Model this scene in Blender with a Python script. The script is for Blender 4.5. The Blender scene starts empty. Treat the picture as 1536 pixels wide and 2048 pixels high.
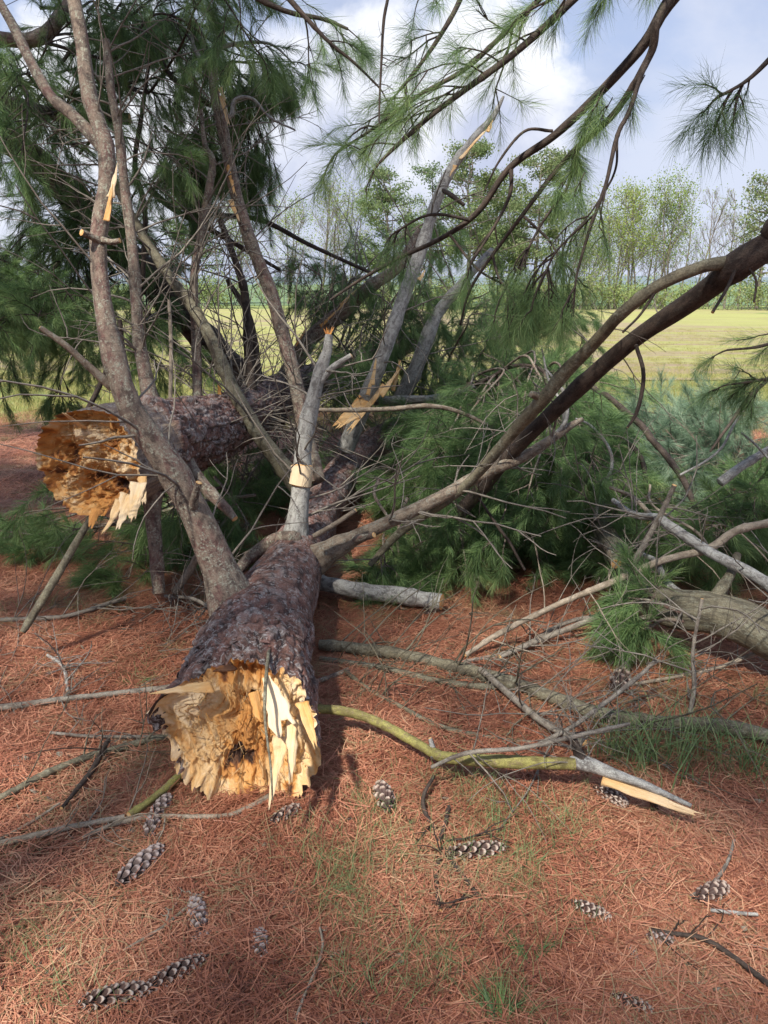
import bpy, math, random
import numpy as np
from mathutils import Vector, Matrix, Euler
R = math.radians
scene = bpy.context.scene
col = scene.collection
rng = np.random.RandomState(7)

# ------------------------------------------------------------------ camera
FPX, PITCH, CH = 1518.0, R(16.8), 1.5
cam_d = bpy.data.cameras.new("camera"); cam = bpy.data.objects.new("camera", cam_d); col.objects.link(cam)
cam.location = (0, 0, CH); cam.rotation_euler = (math.pi/2 - PITCH, 0, 0)
cam_d.sensor_fit = 'VERTICAL'; cam_d.sensor_height = 36; cam_d.lens = 36*FPX/2048
cam_d.clip_start = 0.05; cam_d.clip_end = 6000
scene.camera = cam
CP, SP = math.cos(PITCH), math.sin(PITCH)
def P(px, py, d):
    """a point of the place seen at that pixel, d metres ahead"""
    x = (px-768)/FPX*d; u = (1024-py)/FPX*d
    return np.array((x, d*CP + u*SP, CH - d*SP + u*CP))
def G(px, py, h=0.0):
    x = (px-768)/FPX; u = (1024-py)/FPX
    d = (h-CH)/(-SP+u*CP)
    return P(px, py, d)
def depth(p): return p[1]*CP + (CH-p[2])*SP
def pl(*rows):
    """rows (px,py,d,rpx) -> points, radii"""
    pts = np.array([P(a, b, c) for a, b, c, _ in rows]); rr = np.array([e/FPX*c for _, _, c, e in rows])
    return pts, rr
def gl(h, *rows):
    """rows (px,py,rpx[,h]) on the ground"""
    pts = []; rr = []
    for r_ in rows:
        hh = r_[3] if len(r_) > 3 else h
        p = G(r_[0], r_[1], hh); pts.append(p); rr.append(r_[2]/FPX*depth(p))
    return np.array(pts), np.array(rr)

# ------------------------------------------------------------------ light, sky, exposure
SUN_EL, SUN_AZ = R(52), R(210)           # azimuth clockwise from +Y : behind, to the left
sun_dir = np.array((math.sin(SUN_AZ)*math.cos(SUN_EL), math.cos(SUN_AZ)*math.cos(SUN_EL), math.sin(SUN_EL)))
sd = bpy.data.lights.new("sun", 'SUN'); sd.energy = 3.9; sd.angle = R(2.6); sd.color = (1.0, 0.95, 0.87)
so = bpy.data.objects.new("sun", sd); col.objects.link(so)
so.rotation_euler = Vector(sun_dir).to_track_quat('Z', 'Y').to_euler()
scene.view_settings.view_transform = 'Standard'; scene.view_settings.look = 'None'
scene.view_settings.exposure = 0.93; scene.view_settings.gamma = 1.0
try: scene.view_settings.use_curve_mapping = False
except Exception: pass

class NT:
    def __init__(s, nt): s.nt = nt; s.n = nt.nodes; s.l = nt.links
    def put(s, sock, v):
        if v is None: return
        if isinstance(v, bpy.types.NodeSocket): s.l.new(v, sock)
        else:
            if isinstance(v, (tuple, list)) and len(v) == 3 and sock.type == 'RGBA': v = (*v, 1)
            sock.default_value = v
    def node(s, t, ins=None, **props):
        nd = s.n.new(t)
        for k, v in props.items(): setattr(nd, k, v)
        for k, v in (ins or {}).items(): s.put(nd.inputs[k], v)
        return nd
    def noise(s, vec, scale, detail=4, rough=.55, dist=0):
        return s.node('ShaderNodeTexNoise', {'Vector': vec, 'Scale': scale, 'Detail': detail, 'Roughness': rough, 'Distortion': dist}).outputs['Fac']
    def math(s, op, a, b=None, c=None, clamp=False):
        nd = s.node('ShaderNodeMath', {0: a}, operation=op, use_clamp=clamp)
        if b is not None: s.put(nd.inputs[1], b)
        if c is not None: s.put(nd.inputs[2], c)
        return nd.outputs[0]
    def ss(s, v, a, b, lo=0., hi=1.):
        return s.node('ShaderNodeMapRange', {0: v, 1: a, 2: b, 3: lo, 4: hi}, interpolation_type='SMOOTHSTEP').outputs[0]
    def mix(s, f, a, b, mode='MIX'):
        nd = s.node('ShaderNodeMix', data_type='RGBA', blend_type=mode)
        s.put(nd.inputs[0], f); s.put(nd.inputs[6], a); s.put(nd.inputs[7], b)
        return nd.outputs[2]
    def ramp(s, f, stops):
        nd = s.node('ShaderNodeValToRGB', {0: f}); cr = nd.color_ramp
        while len(cr.elements) < len(stops): cr.elements.new(.5)
        for e, (p, c) in zip(cr.elements, stops): e.position = p; e.color = (*c, 1)
        return nd.outputs[0]
    def vmul(s, v, m):
        return s.node('ShaderNodeVectorMath', {0: v, 1: m}, operation='MULTIPLY').outputs[0]
    def attr(s, name, out='Vector'):
        return s.node('ShaderNodeAttribute', attribute_name=name).outputs[out]
    def bump(s, h, dist, strength=1.):
        return s.node('ShaderNodeBump', {'Height': h, 'Distance': dist, 'Strength': strength}).outputs[0]

world = bpy.data.worlds.new("World"); scene.world = world; world.use_nodes = True
w = NT(world.node_tree); w.n.clear()
sky = w.node('ShaderNodeTexSky', sky_type='NISHITA', sun_disc=False, sun_elevation=SUN_EL, sun_rotation=SUN_AZ)
sky.air_density = 1.0; sky.dust_density = 1.2; sky.ozone_density = 1.4
tc = w.node('ShaderNodeTexCoord').outputs['Generated']
sep = w.node('ShaderNodeSeparateXYZ', {0: tc})
zc = w.math('MAXIMUM', sep.outputs[2], 0.0)
inv = w.math('DIVIDE', 1.0, w.math('ADD', zc, 0.22))
pv = w.node('ShaderNodeCombineXYZ', {0: w.math('MULTIPLY', sep.outputs[0], inv), 1: w.math('MULTIPLY', sep.outputs[1], inv), 2: w.math('MULTIPLY', zc, 1.5)}).outputs[0]
n_big = w.noise(pv, 0.95, 7, .56, .3)
n_det = w.noise(tc, 9.0, 8, .62, .2)
n_mid = w.noise(tc, 3.4, 6, .6, .1)
def cdir(px, py):
    v = P(px, py, 1.0) - np.array((0, 0, CH)); return tuple(v/np.linalg.norm(v))
def blob(px, py, rad):
    dt = w.node('ShaderNodeVectorMath', {0: w.node('ShaderNodeVectorMath', {0: tc}, operation='NORMALIZE').outputs[0], 1: cdir(px, py)}, operation='DISTANCE').outputs[1]
    return w.math('SUBTRACT', 1.0, w.math('DIVIDE', dt, rad))
blobs = None
for (bx, by, br) in [(640, 300, .16), (740, 215, .13), (800, 300, .15), (560, 260, .11), (900, 260, .14), (1010, 215, .10), (960, 150, .09), (700, 160, .07), (1040, 260, .08), (480, 330, .14), (300, 300, .2),
                     (-500, 350, .3), (2300, 300, .25), (-1500, 100, .4)]:
    b_ = blob(bx, by, br); blobs = b_ if blobs is None else w.math('MAXIMUM', blobs, b_)
cu = w.math('ADD', w.math('MULTIPLY', w.math('SUBTRACT', n_det, .5), 1.5), blobs)
cum = w.ss(cu, .02, .42)
shade = w.ss(w.math('ADD', w.math('MULTIPLY', sep.outputs[2], 2.6), w.math('MULTIPLY', w.math('SUBTRACT', n_mid, .5), 3.2)), .0, .75)
cloud_col = w.mix(shade, (0.53, 0.58, 0.75), (0.93, 0.95, 1.0))
low = w.math('SUBTRACT', w.ss(sep.outputs[2], .36, .02), 0.0)
strat = w.ss(w.math('ADD', w.math('MULTIPLY', n_big, 1.0), w.math('MULTIPLY', low, .30)), .44, .66)
strat_col = w.mix(w.ss(n_mid, .36, .62), (0.46, 0.51, 0.66), (0.66, 0.71, 0.85))
skyc = w.node('ShaderNodeVectorMath', {0: sky.outputs[0], 1: (.135, .125, .115)}, operation='MULTIPLY').outputs[0]
veil = w.mix(.72, skyc, (0.455, 0.555, 0.83))
s1 = w.mix(w.math('MULTIPLY', strat, .85), veil, strat_col)
s2 = w.mix(cum, s1, cloud_col)
bgn = w.node('ShaderNodeBackground', {'Color': s2, 'Strength': 0.60})
w.l.new(bgn.outputs[0], w.node('ShaderNodeOutputWorld').inputs[0])
world.cycles.sampling_method = 'MANUAL'; world.cycles.sample_map_resolution = 512
scene.cycles.max_bounces = 5; scene.cycles.diffuse_bounces = 3; scene.cycles.transmission_bounces = 3; scene.cycles.glossy_bounces = 2
scene.cycles.caustics_reflective = False; scene.cycles.caustics_refractive = False

# ------------------------------------------------------------------ numpy noise
def _h(ix, iy, iz, s=0):
    n = (ix*374761393 + iy*668265263 + iz*2147483647 + s*974634777) & 0xffffffff
    n = ((n ^ (n >> 13))*1274126177) & 0xffffffff
    n = ((n ^ (n >> 16))*2246822519) & 0xffffffff
    return ((n ^ (n >> 15)) & 0xffff)/65535.0
def vn(p, s=0):
    p = np.asarray(p, float); i = np.floor(p).astype(np.int64); f = p-i; f = f*f*(3-2*f); out = 0
    for a in (0, 1):
        for b in (0, 1):
            for c in (0, 1):
                wt = (f[..., 0] if a else 1-f[..., 0])*(f[..., 1] if b else 1-f[..., 1])*(f[..., 2] if c else 1-f[..., 2])
                out = out + wt*_h(i[..., 0]+a, i[..., 1]+b, i[..., 2]+c, s)
    return out*2-1
def fbm(p, o=4, s=0, g=.5):
    p = np.asarray(p, float); v = 0; a = 1.; t = 0
    for k in range(o): v = v + a*vn(p*2**k, s+k*17); t += a; a *= g
    return v/t
def worley(p, s=0):
    p = np.asarray(p, float); i = np.floor(p).astype(np.int64)
    f1 = np.full(p.shape[:-1], 9.); f2 = f1.copy(); idv = np.zeros(p.shape[:-1])
    for a in (-1, 0, 1):
        for b in (-1, 0, 1):
            for c in (-1, 0, 1):
                jx, jy, jz = i[..., 0]+a, i[..., 1]+b, i[..., 2]+c
                q = np.stack((jx+_h(jx, jy, jz, s+1), jy+_h(jx, jy, jz, s+2), jz+_h(jx, jy, jz, s+3)), -1)
                d = np.linalg.norm(p-q, axis=-1); cr = _h(jx, jy, jz, s+4)
                new = d < f1
                f2 = np.where(new, f1, np.minimum(f2, d)); idv = np.where(new, cr, idv); f1 = np.where(new, d, f1)
    return f1, f2, idv
def sst(x, a, b):
    t = np.clip((x-a)/(b-a), 0, 1); return t*t*(3-2*t)
def hz(x, y):
    """height of the litter-covered ground"""
    x = np.asarray(x, float); y = np.asarray(y, float)
    q = np.stack((x*1.3, y*1.3, np.zeros_like(x)), -1)
    n = fbm(q, 3, 5)*.022+fbm(q*4, 2, 6)*.010 + fbm(q*.25, 2, 8)*.03
    return n*np.clip((14-y)/6, 0, 1)

# ------------------------------------------------------------------ mesh helpers
class MB:
    def __init__(s): s.v = []; s.q = []; s.t = []; s.n = 0; s.at = {}; s.qm = []; s.tm = []
    def add(s, v, quads=None, tris=None, m=0, **at):
        v = np.asarray(v, float).reshape(-1, 3)
        if quads is not None and len(quads): s.q.append(np.asarray(quads)+s.n); s.qm.append(np.full(len(quads), m))
        if tris is not None and len(tris): s.t.append(np.asarray(tris)+s.n); s.tm.append(np.full(len(tris), m))
        for k, a in at.items(): s.at.setdefault(k, []).append((s.n, np.asarray(a, float)))
        s.v.append(v); s.n += len(v)
    def mesh(s, name, mats, smooth=True):
        me = bpy.data.meshes.new(name)
        v = np.concatenate(s.v) if s.v else np.zeros((0, 3))
        q = np.concatenate(s.q).reshape(-1, 4) if s.q else np.zeros((0, 4), int)
        t = np.concatenate(s.t).reshape(-1, 3) if s.t else np.zeros((0, 3), int)
        me.vertices.add(len(v)); me.vertices.foreach_set('co', v.ravel().astype(np.float32))
        nl = q.size+t.size
        if nl:
            me.loops.add(nl); me.loops.foreach_set('vertex_index', np.concatenate((q.ravel(), t.ravel())).astype(np.int32))
            me.polygons.add(len(q)+len(t))
            st = np.concatenate((np.arange(len(q))*4, q.size+np.arange(len(t))*3)).astype(np.int32)
            me.polygons.foreach_set('loop_start', st)
            mi = np.concatenate([*s.qm, *s.tm]).astype(np.int32); me.polygons.foreach_set('material_index', mi)
            me.polygons.foreach_set('use_smooth', np.full(len(mi), smooth))
        for k, lst in s.at.items():
            vec = lst[0][1].ndim == 2
            a = np.zeros((len(v), 3) if vec else len(v), np.float32)
            for o, x in lst: a[o:o+len(x)] = x
            at = me.attributes.new(k, 'FLOAT_VECTOR' if vec else 'FLOAT', 'POINT')
            at.data.foreach_set('vector' if vec else 'value', a.ravel())
        for m in mats: me.materials.append(m)
        me.update(calc_edges=True); me.validate()
        return me
    def build(s, name, mats, parent=None, kind=None, smooth=True):
        if not isinstance(mats, (list, tuple)): mats = [mats]
        return link(name, s.mesh(name, mats, smooth), parent, kind)
def wloc(p):
    v = Vector((0, 0, 0))
    while p is not None: v += p.location; p = p.parent
    return v
def link(name, me, parent=None, kind=None):
    o = bpy.data.objects.new(name, me); col.objects.link(o)
    if parent is not None: o.parent = parent; o.location = -wloc(parent)
    if kind: o['kind'] = kind
    return o
def tag(o, label, cat, group=None, kind=None):
    o['label'] = label; o['category'] = cat
    if group: o['group'] = group
    if kind: o['kind'] = kind
    return o
def thing(name, label, cat, loc=(0, 0, 0), group=None):
    o = bpy.data.objects.new(name, None); col.objects.link(o); o.location = tuple(float(a) for a in loc); o.empty_display_size = .1
    return tag(o, label, cat, group)

def resample(pts, rad, step):
    pts = np.asarray(pts, float); rad = np.asarray(rad, float); n = len(pts)
    a = np.vstack((2*pts[0]-pts[1], pts, 2*pts[-1]-pts[-2])); o = []; r = []
    for i in range(n-1):
        p0, p1, p2, p3 = a[i:i+4]; k = max(1, int(np.linalg.norm(p2-p1)/step))
        t = (np.arange(k)/k)[:, None]
        o.append(.5*((2*p1)+(-p0+p2)*t+(2*p0-5*p1+4*p2-p3)*t*t+(-p0+3*p1-3*p2+p3)*t**3))
        r.append(rad[i]+(rad[i+1]-rad[i])*t[:, 0])
    o.append(pts[-1:]); r.append(rad[-1:])
    return np.vstack(o), np.concatenate(r)
def frames(pts):
    t = np.gradient(pts, axis=0); t /= np.linalg.norm(t, axis=1)[:, None]+1e-9
    up = np.array((0, 0, 1.)) if abs(t[0][2]) < .9 else np.array((1., 0, 0))
    n = np.zeros_like(t); a = np.cross(up, t[0]); a /= np.linalg.norm(a); n[0] = a
    for i in range(1, len(t)):
        a = n[i-1]-t[i]*np.dot(n[i-1], t[i]); n[i] = a/(np.linalg.norm(a)+1e-9)
    return t, n, np.cross(t, n)
def tube(mb, pts, rad, sides=None, step=None, wob=.12, seed=0, cap0=False, cap1=False, knots=0, s0=0., wander=0.):
    pts = np.asarray(pts, float); rad = np.asarray(rad, float); rm = rad.max()
    step = step or max(.012, rm*.7)
    p, r = resample(pts, rad, step)
    if wander:
        q = p*1.0; L = np.concatenate(([0], np.cumsum(np.linalg.norm(np.diff(p, axis=0), axis=1))))
        for fr, am in ((2.2, 1.), (6., .4)):
            for ax in range(3):
                q[:, ax] += vn(np.stack((L*fr+seed*3.1, L*0+ax*7.7, L*0), -1), seed)*wander*am*np.minimum(1, L/.15)
        p = q
    if sides is None: sides = 5 if rm < .006 else 7 if rm < .015 else 10 if rm < .035 else 14
    t, n, b = frames(p); K = len(p)
    s = np.concatenate(([0], np.cumsum(np.linalg.norm(np.diff(p, axis=0), axis=1))))+s0
    if knots:
        sp = knots
        ph = np.abs(((s+seed*.37) % sp)/sp-.5)*2*sp
        r = r*(1+.17*np.exp(-(((sp-ph))/(rm*.9))**2))
    th = np.arange(sides)/sides*2*math.pi
    c = np.cos(th)[None, :]; sn = np.sin(th)[None, :]
    rr = r[:, None]*np.ones((1, sides))
    cyl = np.stack((c*rr, sn*rr, s[:, None]*np.ones((1, sides))), -1)
    if wob: rr = rr*(1+wob*fbm(cyl*(.55/max(rm, .004))+seed*5.3, 2, seed))
    v = p[:, None, :]+rr[..., None]*(c[..., None]*n[:, None, :]+sn[..., None]*b[:, None, :])
    i = np.arange(K-1)[:, None]*sides; j = np.arange(sides)[None, :]; j2 = (j+1) % sides
    q = np.stack((i+j, i+j2, i+sides+j2, i+sides+j), -1).reshape(-1, 4)
    cyl = cyl+seed*1.7
    mb.add(v.reshape(-1, 3), q, cyl=cyl.reshape(-1, 3))
    for end, do in ((0, cap0), (K-1, cap1)):
        sgn = -1 if end == 0 else 1
        ring = v[end]; cen = p[end]+t[end]*sgn*r[end]*(.25 if do else .5)
        f = np.array([(k, (k+1) % sides, sides) if sgn > 0 else ((k+1) % sides, k, sides) for k in range(sides)])
        mb.add(np.vstack((ring, cen)), tris=f, m=1 if do else 0, cyl=np.vstack((cyl[end], cyl[end].mean(0))), tone=np.r_[np.full(sides, .36), .10])
    return p, r
def strips(mb, P6, r6, sides=3, **at):
    """many thin twigs at once: P6 (N,K,3), r6 (N,K)"""
    P6 = np.asarray(P6, float); r6 = np.asarray(r6, float); N, K, _ = P6.shape
    t = np.gradient(P6, axis=1); t /= np.linalg.norm(t, axis=2, keepdims=True)+1e-9
    ref = np.cross(t[:, K//2], np.array((.31, .52, .79))); ref /= np.linalg.norm(ref, axis=1, keepdims=True)+1e-9
    n = ref[:, None, :]-t*(t*ref[:, None, :]).sum(2, keepdims=True); n /= np.linalg.norm(n, axis=2, keepdims=True)+1e-9
    b = np.cross(t, n); th = np.arange(sides)/sides*2*math.pi
    v = P6[:, :, None, :]+r6[:, :, None, None]*(np.cos(th)[:, None]*n[:, :, None, :]+np.sin(th)[:, None]*b[:, :, None, :])
    base = (np.arange(N)*K*sides)[:, None, None]; i = (np.arange(K-1)*sides)[None, :, None]; j = np.arange(sides)[None, None, :]; j2 = (j+1) % sides
    q = np.stack((base+i+j, base+i+j2, base+i+sides+j2, base+i+sides+j), -1).reshape(-1, 4)
    L = np.linspace(0, 1, K)[None, :, None]*np.ones((N, 1, sides))*.5
    cyl = np.stack((np.cos(th)*.01+L*0, np.sin(th)*.01+L*0, L+np.arange(N)[:, None, None]*.73), -1).reshape(-1, 3)
    mb.add(v.reshape(-1, 3), q, cyl=cyl)
def rvec(n=None):
    v = rng.normal(size=(n, 3) if n else 3); return v/np.linalg.norm(v, axis=-1, keepdims=True)
def unit(v): v = np.asarray(v, float); return v/(np.linalg.norm(v)+1e-9)

# ------------------------------------------------------------------ materials
def mat(name, rough=.85):
    m = bpy.data.materials.new(name); m.use_nodes = True; nt = NT(m.node_tree); nt.n.clear()
    bs = nt.node('ShaderNodeBsdfPrincipled', {'Roughness': rough}); out = nt.node('ShaderNodeOutputMaterial')
    nt.l.new(bs.outputs[0], out.inputs[0]); return m, nt, bs, out
def bark(name, dark, light, lichen, la=.5, scale=10., plate=0., spec=.3, bumpd=.004, red=None):
    m, nt, bs, _ = mat(name, .8)
    c = nt.attr('cyl'); c1 = nt.vmul(c, (scale, scale, scale*.5))
    n1 = nt.noise(c1, 1.6, 5, .65); n2 = nt.noise(c, scale*4.5, 5, .7); n3 = nt.noise(c, scale*1.1, 3, .6); n4 = nt.noise(c, scale*14, 3, .6)
    base = nt.mix(nt.ss(n1, .33, .68), dark, light)
    if red: base = nt.mix(nt.ss(nt.noise(nt.vmul(c, (1, 1, .35)), scale*.8, 3), .46, .62), base, red)
    if plate:
        pa = nt.attr('plate', 'Fac'); base = nt.mix(nt.ss(nt.math('ADD', pa, nt.math('MULTIPLY', nt.math('SUBTRACT', n1, .5), 1.6)), .55, 1.1, 0, plate), base, lichen)
        base = nt.mix(nt.ss(nt.attr('crack', 'Fac'), .0, .22, .75, 0.), base, (.02, .013, .012))
    n5 = nt.noise(nt.vmul(c, (1, 1, .55)), scale*1.5+4, 4, .6, .3)
    base = nt.mix(nt.ss(n5, .42, .60, 0., .75*la), base, (light[0]*1.35, light[1]*1.4, light[2]*1.35))
    base = nt.mix(nt.ss(n5, .36, .46, .65, 0.), base, dark)
    if plate:
        bsk = nt.noise(nt.vmul(c, (60, 60, 7)), 1., 5, .6, .3)
        base = nt.mix(nt.attr('bare', 'Fac'), base, nt.ramp(bsk, [(.3, (.10, .065, .05)), (.5, (.30, .22, .17)), (.68, (.50, .37, .24))]))
    lm = nt.math('MULTIPLY', nt.ss(n2, .48, .60), nt.ss(n3, .38, .58)); lm = nt.math('MULTIPLY', lm, la)
    base = nt.mix(lm, base, lichen)
    base = nt.mix(nt.ss(n4, .3, .7, .55, 0.), base, (dark[0]*.35, dark[1]*.35, dark[2]*.35))
    # transverse lenticel rings
    wv = nt.noise(nt.vmul(c, (2., 2., 55.)), 1., 2)
    base = nt.mix(nt.ss(wv, .58, .70, 0, .55), base, dark)
    nt.put(bs.inputs['Base Color'], base); bs.inputs['Specular IOR Level'].default_value = spec
    nt.put(bs.inputs['Roughness'], nt.ss(n2, .3, .7, .62, .95))
    hgt = nt.math('ADD', nt.math('MULTIPLY', n2, .6), nt.math('ADD', nt.math('MULTIPLY', n1, 1.2), nt.math('MULTIPLY', n4, .3)))
    nt.put(bs.inputs['Normal'], nt.bump(hgt, bumpd, 1.0)); return m
M = {}
M['bark_trunk'] = bark('bark_trunk', (.038, .018, .014), (.215, .105, .080), (.48, .44, .41), .9, 14, plate=.65, bumpd=.008, spec=.4, red=(.25, .11, .085))
M['bark_limb'] = bark('bark_limb', (.085, .060, .048), (.26, .195, .15), (.44, .44, .34), 1., 22, spec=.35, red=(.22, .115, .095), bumpd=.007)
M['bark_tan'] = bark('bark_tan', (.12, .085, .06), (.30, .235, .175), (.36, .38, .32), .7, 22, spec=.3)
M['bark_grey'] = bark('bark_grey', (.17, .155, .14), (.43, .41, .38), (.56, .57, .52), .8, 26, spec=.35)
M['bark_olive'] = bark('bark_olive', (.075, .062, .042), (.225, .195, .13), (.33, .33, .25), .6, 12, spec=.35)
M['bark_dark'] = bark('bark_dark', (.032, .023, .019), (.105, .075, .058), (.15, .14, .12), .35, 20, spec=.25)
M['bark_twig'] = bark('bark_twig', (.13, .105, .085), (.32, .275, .225), (.42, .42, .37), .5, 30, spec=.2, bumpd=.001)
M['bark_pale'] = bark('bark_pale', (.20, .155, .11), (.45, .37, .28), (.5, .48, .42), .3, 30, spec=.2, bumpd=.001)
M['bark_moss'] = bark('bark_moss', (.15, .125, .045), (.31, .28, .09), (.26, .20, .12), .9, 24, spec=.25, bumpd=.002)
def wood(name, shift=0.):
    m, nt, bs, _ = mat(name, .75)
    c = nt.attr('cyl'); tone = nt.attr('tone', 'Fac')
    st = nt.noise(nt.vmul(c, (90, 90, 9)), 1., 6, .6, .4); b2 = nt.noise(c, 30, 6, .7); b3 = nt.noise(c, 110, 4, .7); blotch = nt.noise(c, 14, 4, .6, .5)
    f = nt.math('ADD', tone, nt.math('ADD', nt.math('MULTIPLY', nt.math('SUBTRACT', st, .5), .34), nt.math('MULTIPLY', nt.math('SUBTRACT', b2, .5), .30)))
    colr = nt.ramp(nt.math('ADD', f, shift), [(0., (.74, .58, .38)), (.22, (.66, .43, .20)), (.42, (.60, .29, .085)), (.62, (.40, .165, .05)), (.8, (.17, .075, .035)), (1., (.06, .032, .022))])
    colr = nt.mix(nt.ss(blotch, .66, .78, 0, .6), colr, (.12, .07, .045))
    colr = nt.mix(nt.ss(b3, .62, .75, 0, .35), colr, (.13, .07, .04))
    nt.put(bs.inputs['Base Color'], colr); bs.inputs['Specular IOR Level'].default_value = .25
    h_ = nt.math('ADD', nt.math('MULTIPLY', st, 1.6), nt.math('MULTIPLY', nt.math('ADD', b2, b3), .22)); nt.put(bs.inputs['Normal'], nt.bump(h_, .004, 1.)); return m
M['wood'] = wood('fresh_wood')
def leafy(name, cols, transl=.35, rough=.5, var=.25, spec=.3):
    m, nt, bs, out = mat(name, rough)
    t_ = nt.attr('tint', 'Fac'); oi = nt.node('ShaderNodeObjectInfo').outputs['Random']
    geo = nt.node('ShaderNodeNewGeometry').outputs['Position']
    big = nt.noise(geo, 1.7, 2)
    f = nt.math('ADD', nt.math('MULTIPLY', t_, .5), nt.math('ADD', nt.math('MULTIPLY', oi, .28), nt.math('MULTIPLY', nt.math('SUBTRACT', big, .37), .95)))
    stops = [(i/(len(cols)-1), c_) for i, c_ in enumerate(cols)]
    cc = nt.ramp(f, stops)
    nt.put(bs.inputs['Base Color'], cc); bs.inputs['Specular IOR Level'].default_value = spec
    if transl:
        tr = nt.node('ShaderNodeBsdfTranslucent', {'Color': cc}); mx = nt.node('ShaderNodeMixShader', {0: transl})
        nt.l.new(bs.outputs[0], mx.inputs[1]); nt.l.new(tr.outputs[0], mx.inputs[2]); nt.l.new(mx.outputs[0], out.inputs[0])
    return m
M['needle'] = leafy('pine_needles', [(.055, .105, .045), (.115, .20, .078), (.21, .325, .115), (.38, .46, .19)])
M['needle_blue'] = leafy('pine_needles_blueish', [(.09, .15, .095), (.18, .28, .175), (.31, .42, .28), (.50, .57, .42)])
M['litter'] = leafy('dead_needles', [(.07, .027, .017), (.24, .085, .050), (.42, .168, .098), (.56, .275, .165), (.68, .44, .26)], .12, .5)
M['grass'] = leafy('grass_blades', [(.09, .14, .06), (.16, .25, .10), (.26, .36, .15), (.42, .44, .24)], .35)
M['meadow'] = leafy('meadow_blades', [(.17, .20, .06), (.32, .32, .10), (.46, .41, .16), (.54, .43, .24)], .3)
M['dryg'] = leafy('dry_grass', [(.20, .15, .07), (.36, .29, .15), (.45, .38, .22)], .3)
M['bgpine'] = leafy('far_pine_foliage', [(.09, .14, .06), (.15, .22, .09), (.23, .29, .13), (.33, .32, .18)], .45, .7)
M['bgspring'] = leafy('spring_leaves', [(.12, .20, .05), (.22, .32, .07), (.36, .42, .12), (.5, .5, .2)], .45, .7)
M['bgshrub'] = leafy('shrub_leaves', [(.09, .12, .05), (.19, .25, .08), (.30, .37, .13), (.42, .38, .22)], .35, .7)
m, nt, bs, _ = mat('far_bark', .9)
nt.put(bs.inputs['Base Color'], nt.mix(nt.noise(nt.node('ShaderNodeNewGeometry').outputs['Position'], 3, 3), (.11, .09, .075), (.26, .225, .19))); M['farbark'] = m
m, nt, bs, _ = mat('cone_scale', .7)
t_ = nt.attr('tint', 'Fac'); oi = nt.node('ShaderNodeObjectInfo').outputs['Random']
n_ = nt.noise(nt.node('ShaderNodeTexCoord').outputs['Object'], 220, 3)
cc = nt.ramp(nt.math('ADD', t_, nt.math('MULTIPLY', nt.math('SUBTRACT', n_, .5), .25)), [(0, (.03, .014, .011)), (.5, (.075, .040, .030)), (.72, (.30, .215, .17)), (1, (.70, .60, .50))])
cc = nt.mix(nt.math('MULTIPLY', oi, .45), cc, (.10, .055, .042)); nt.put(bs.inputs['Base Color'], cc); M['cone'] = m
m, nt, bs, _ = mat('weathered_cone_scale', .85)
t_ = nt.attr('tint', 'Fac'); n_ = nt.noise(nt.node('ShaderNodeTexCoord').outputs['Object'], 200, 3)
cc = nt.ramp(nt.math('ADD', t_, nt.math('MULTIPLY', nt.math('SUBTRACT', n_, .5), .3)), [(0, (.06, .04, .035)), (.4, (.2, .145, .125)), (.7, (.36, .29, .26)), (1, (.5, .43, .4))])
nt.put(bs.inputs['Base Color'], cc); M['cone_pale'] = m
m, nt, bs, _ = mat('dry_leaf', .7)
nt.put(bs.inputs['Base Color'], nt.mix(nt.noise(nt.node('ShaderNodeTexCoord').outputs['Object'], 60, 3), (.30, .17, .09), (.52, .36, .22))); M['leaf'] = m
m, nt, bs, _ = mat('green_leaf', .5)
nt.put(bs.inputs['Base Color'], nt.mix(nt.noise(nt.node('ShaderNodeTexCoord').outputs['Object'], 60, 3), (.14, .26, .04), (.25, .42, .08))); M['gleaf'] = m

# ------------------------------------------------------------------ the ground
m, nt, bs, _ = mat('ground_cover', .95)
pos = nt.node('ShaderNodeNewGeometry').outputs['Position']; sp = nt.node('ShaderNodeSeparateXYZ', {0: pos})
n1 = nt.noise(pos, 40, 6, .7); n2 = nt.noise(pos, 2.2, 5, .6); n3 = nt.noise(pos, 220, 3, .7); nb = nt.noise(pos, .55, 4)
litter = nt.ramp(nt.math('ADD', nt.math('MULTIPLY', n1, .7), nt.math('MULTIPLY', n3, .3)), [(.3, (.06, .026, .015)), (.5, (.17, .075, .045)), (.7, (.31, .145, .085))])
grassc = nt.ramp(nt.math('ADD', nt.math('MULTIPLY', n1, .5), nt.math('MULTIPLY', n2, .5)), [(.3, (.09, .12, .035)), (.5, (.20, .25, .07)), (.7, (.36, .37, .13))])
e1 = nt.math('ADD', sp.outputs[1], nt.math('MULTIPLY', nt.math('SUBTRACT', nb, .5), 4.))
c_ = nt.mix(nt.ss(e1, 7.6, 9.3), litter, grassc)
nt.put(bs.inputs['Base Color'], c_); nt.put(bs.inputs['Normal'], nt.bump(n1, .02, 1.)); M['ground'] = m
def grid(xs, ys, zf):
    X, Y = np.meshgrid(xs, ys); Z = zf(X, Y); v = np.stack((X, Y, Z), -1).reshape(-1, 3); nx, ny = len(xs), len(ys)
    i = (np.arange(ny-1)[:, None]*nx+np.arange(nx-1)[None, :]).ravel()
    return v, np.stack((i, i+1, i+nx+1, i+nx), -1)
xs = np.concatenate(([-3000, -800, -200, -60, -25, -12], np.linspace(-7, 7, 141), [12, 25, 60, 200, 800, 3000]))
ys = np.concatenate(([-200, -40, -12], np.linspace(-5, 12, 171), [16, 24, 40, 60, 200, 800, 4000]))
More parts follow.
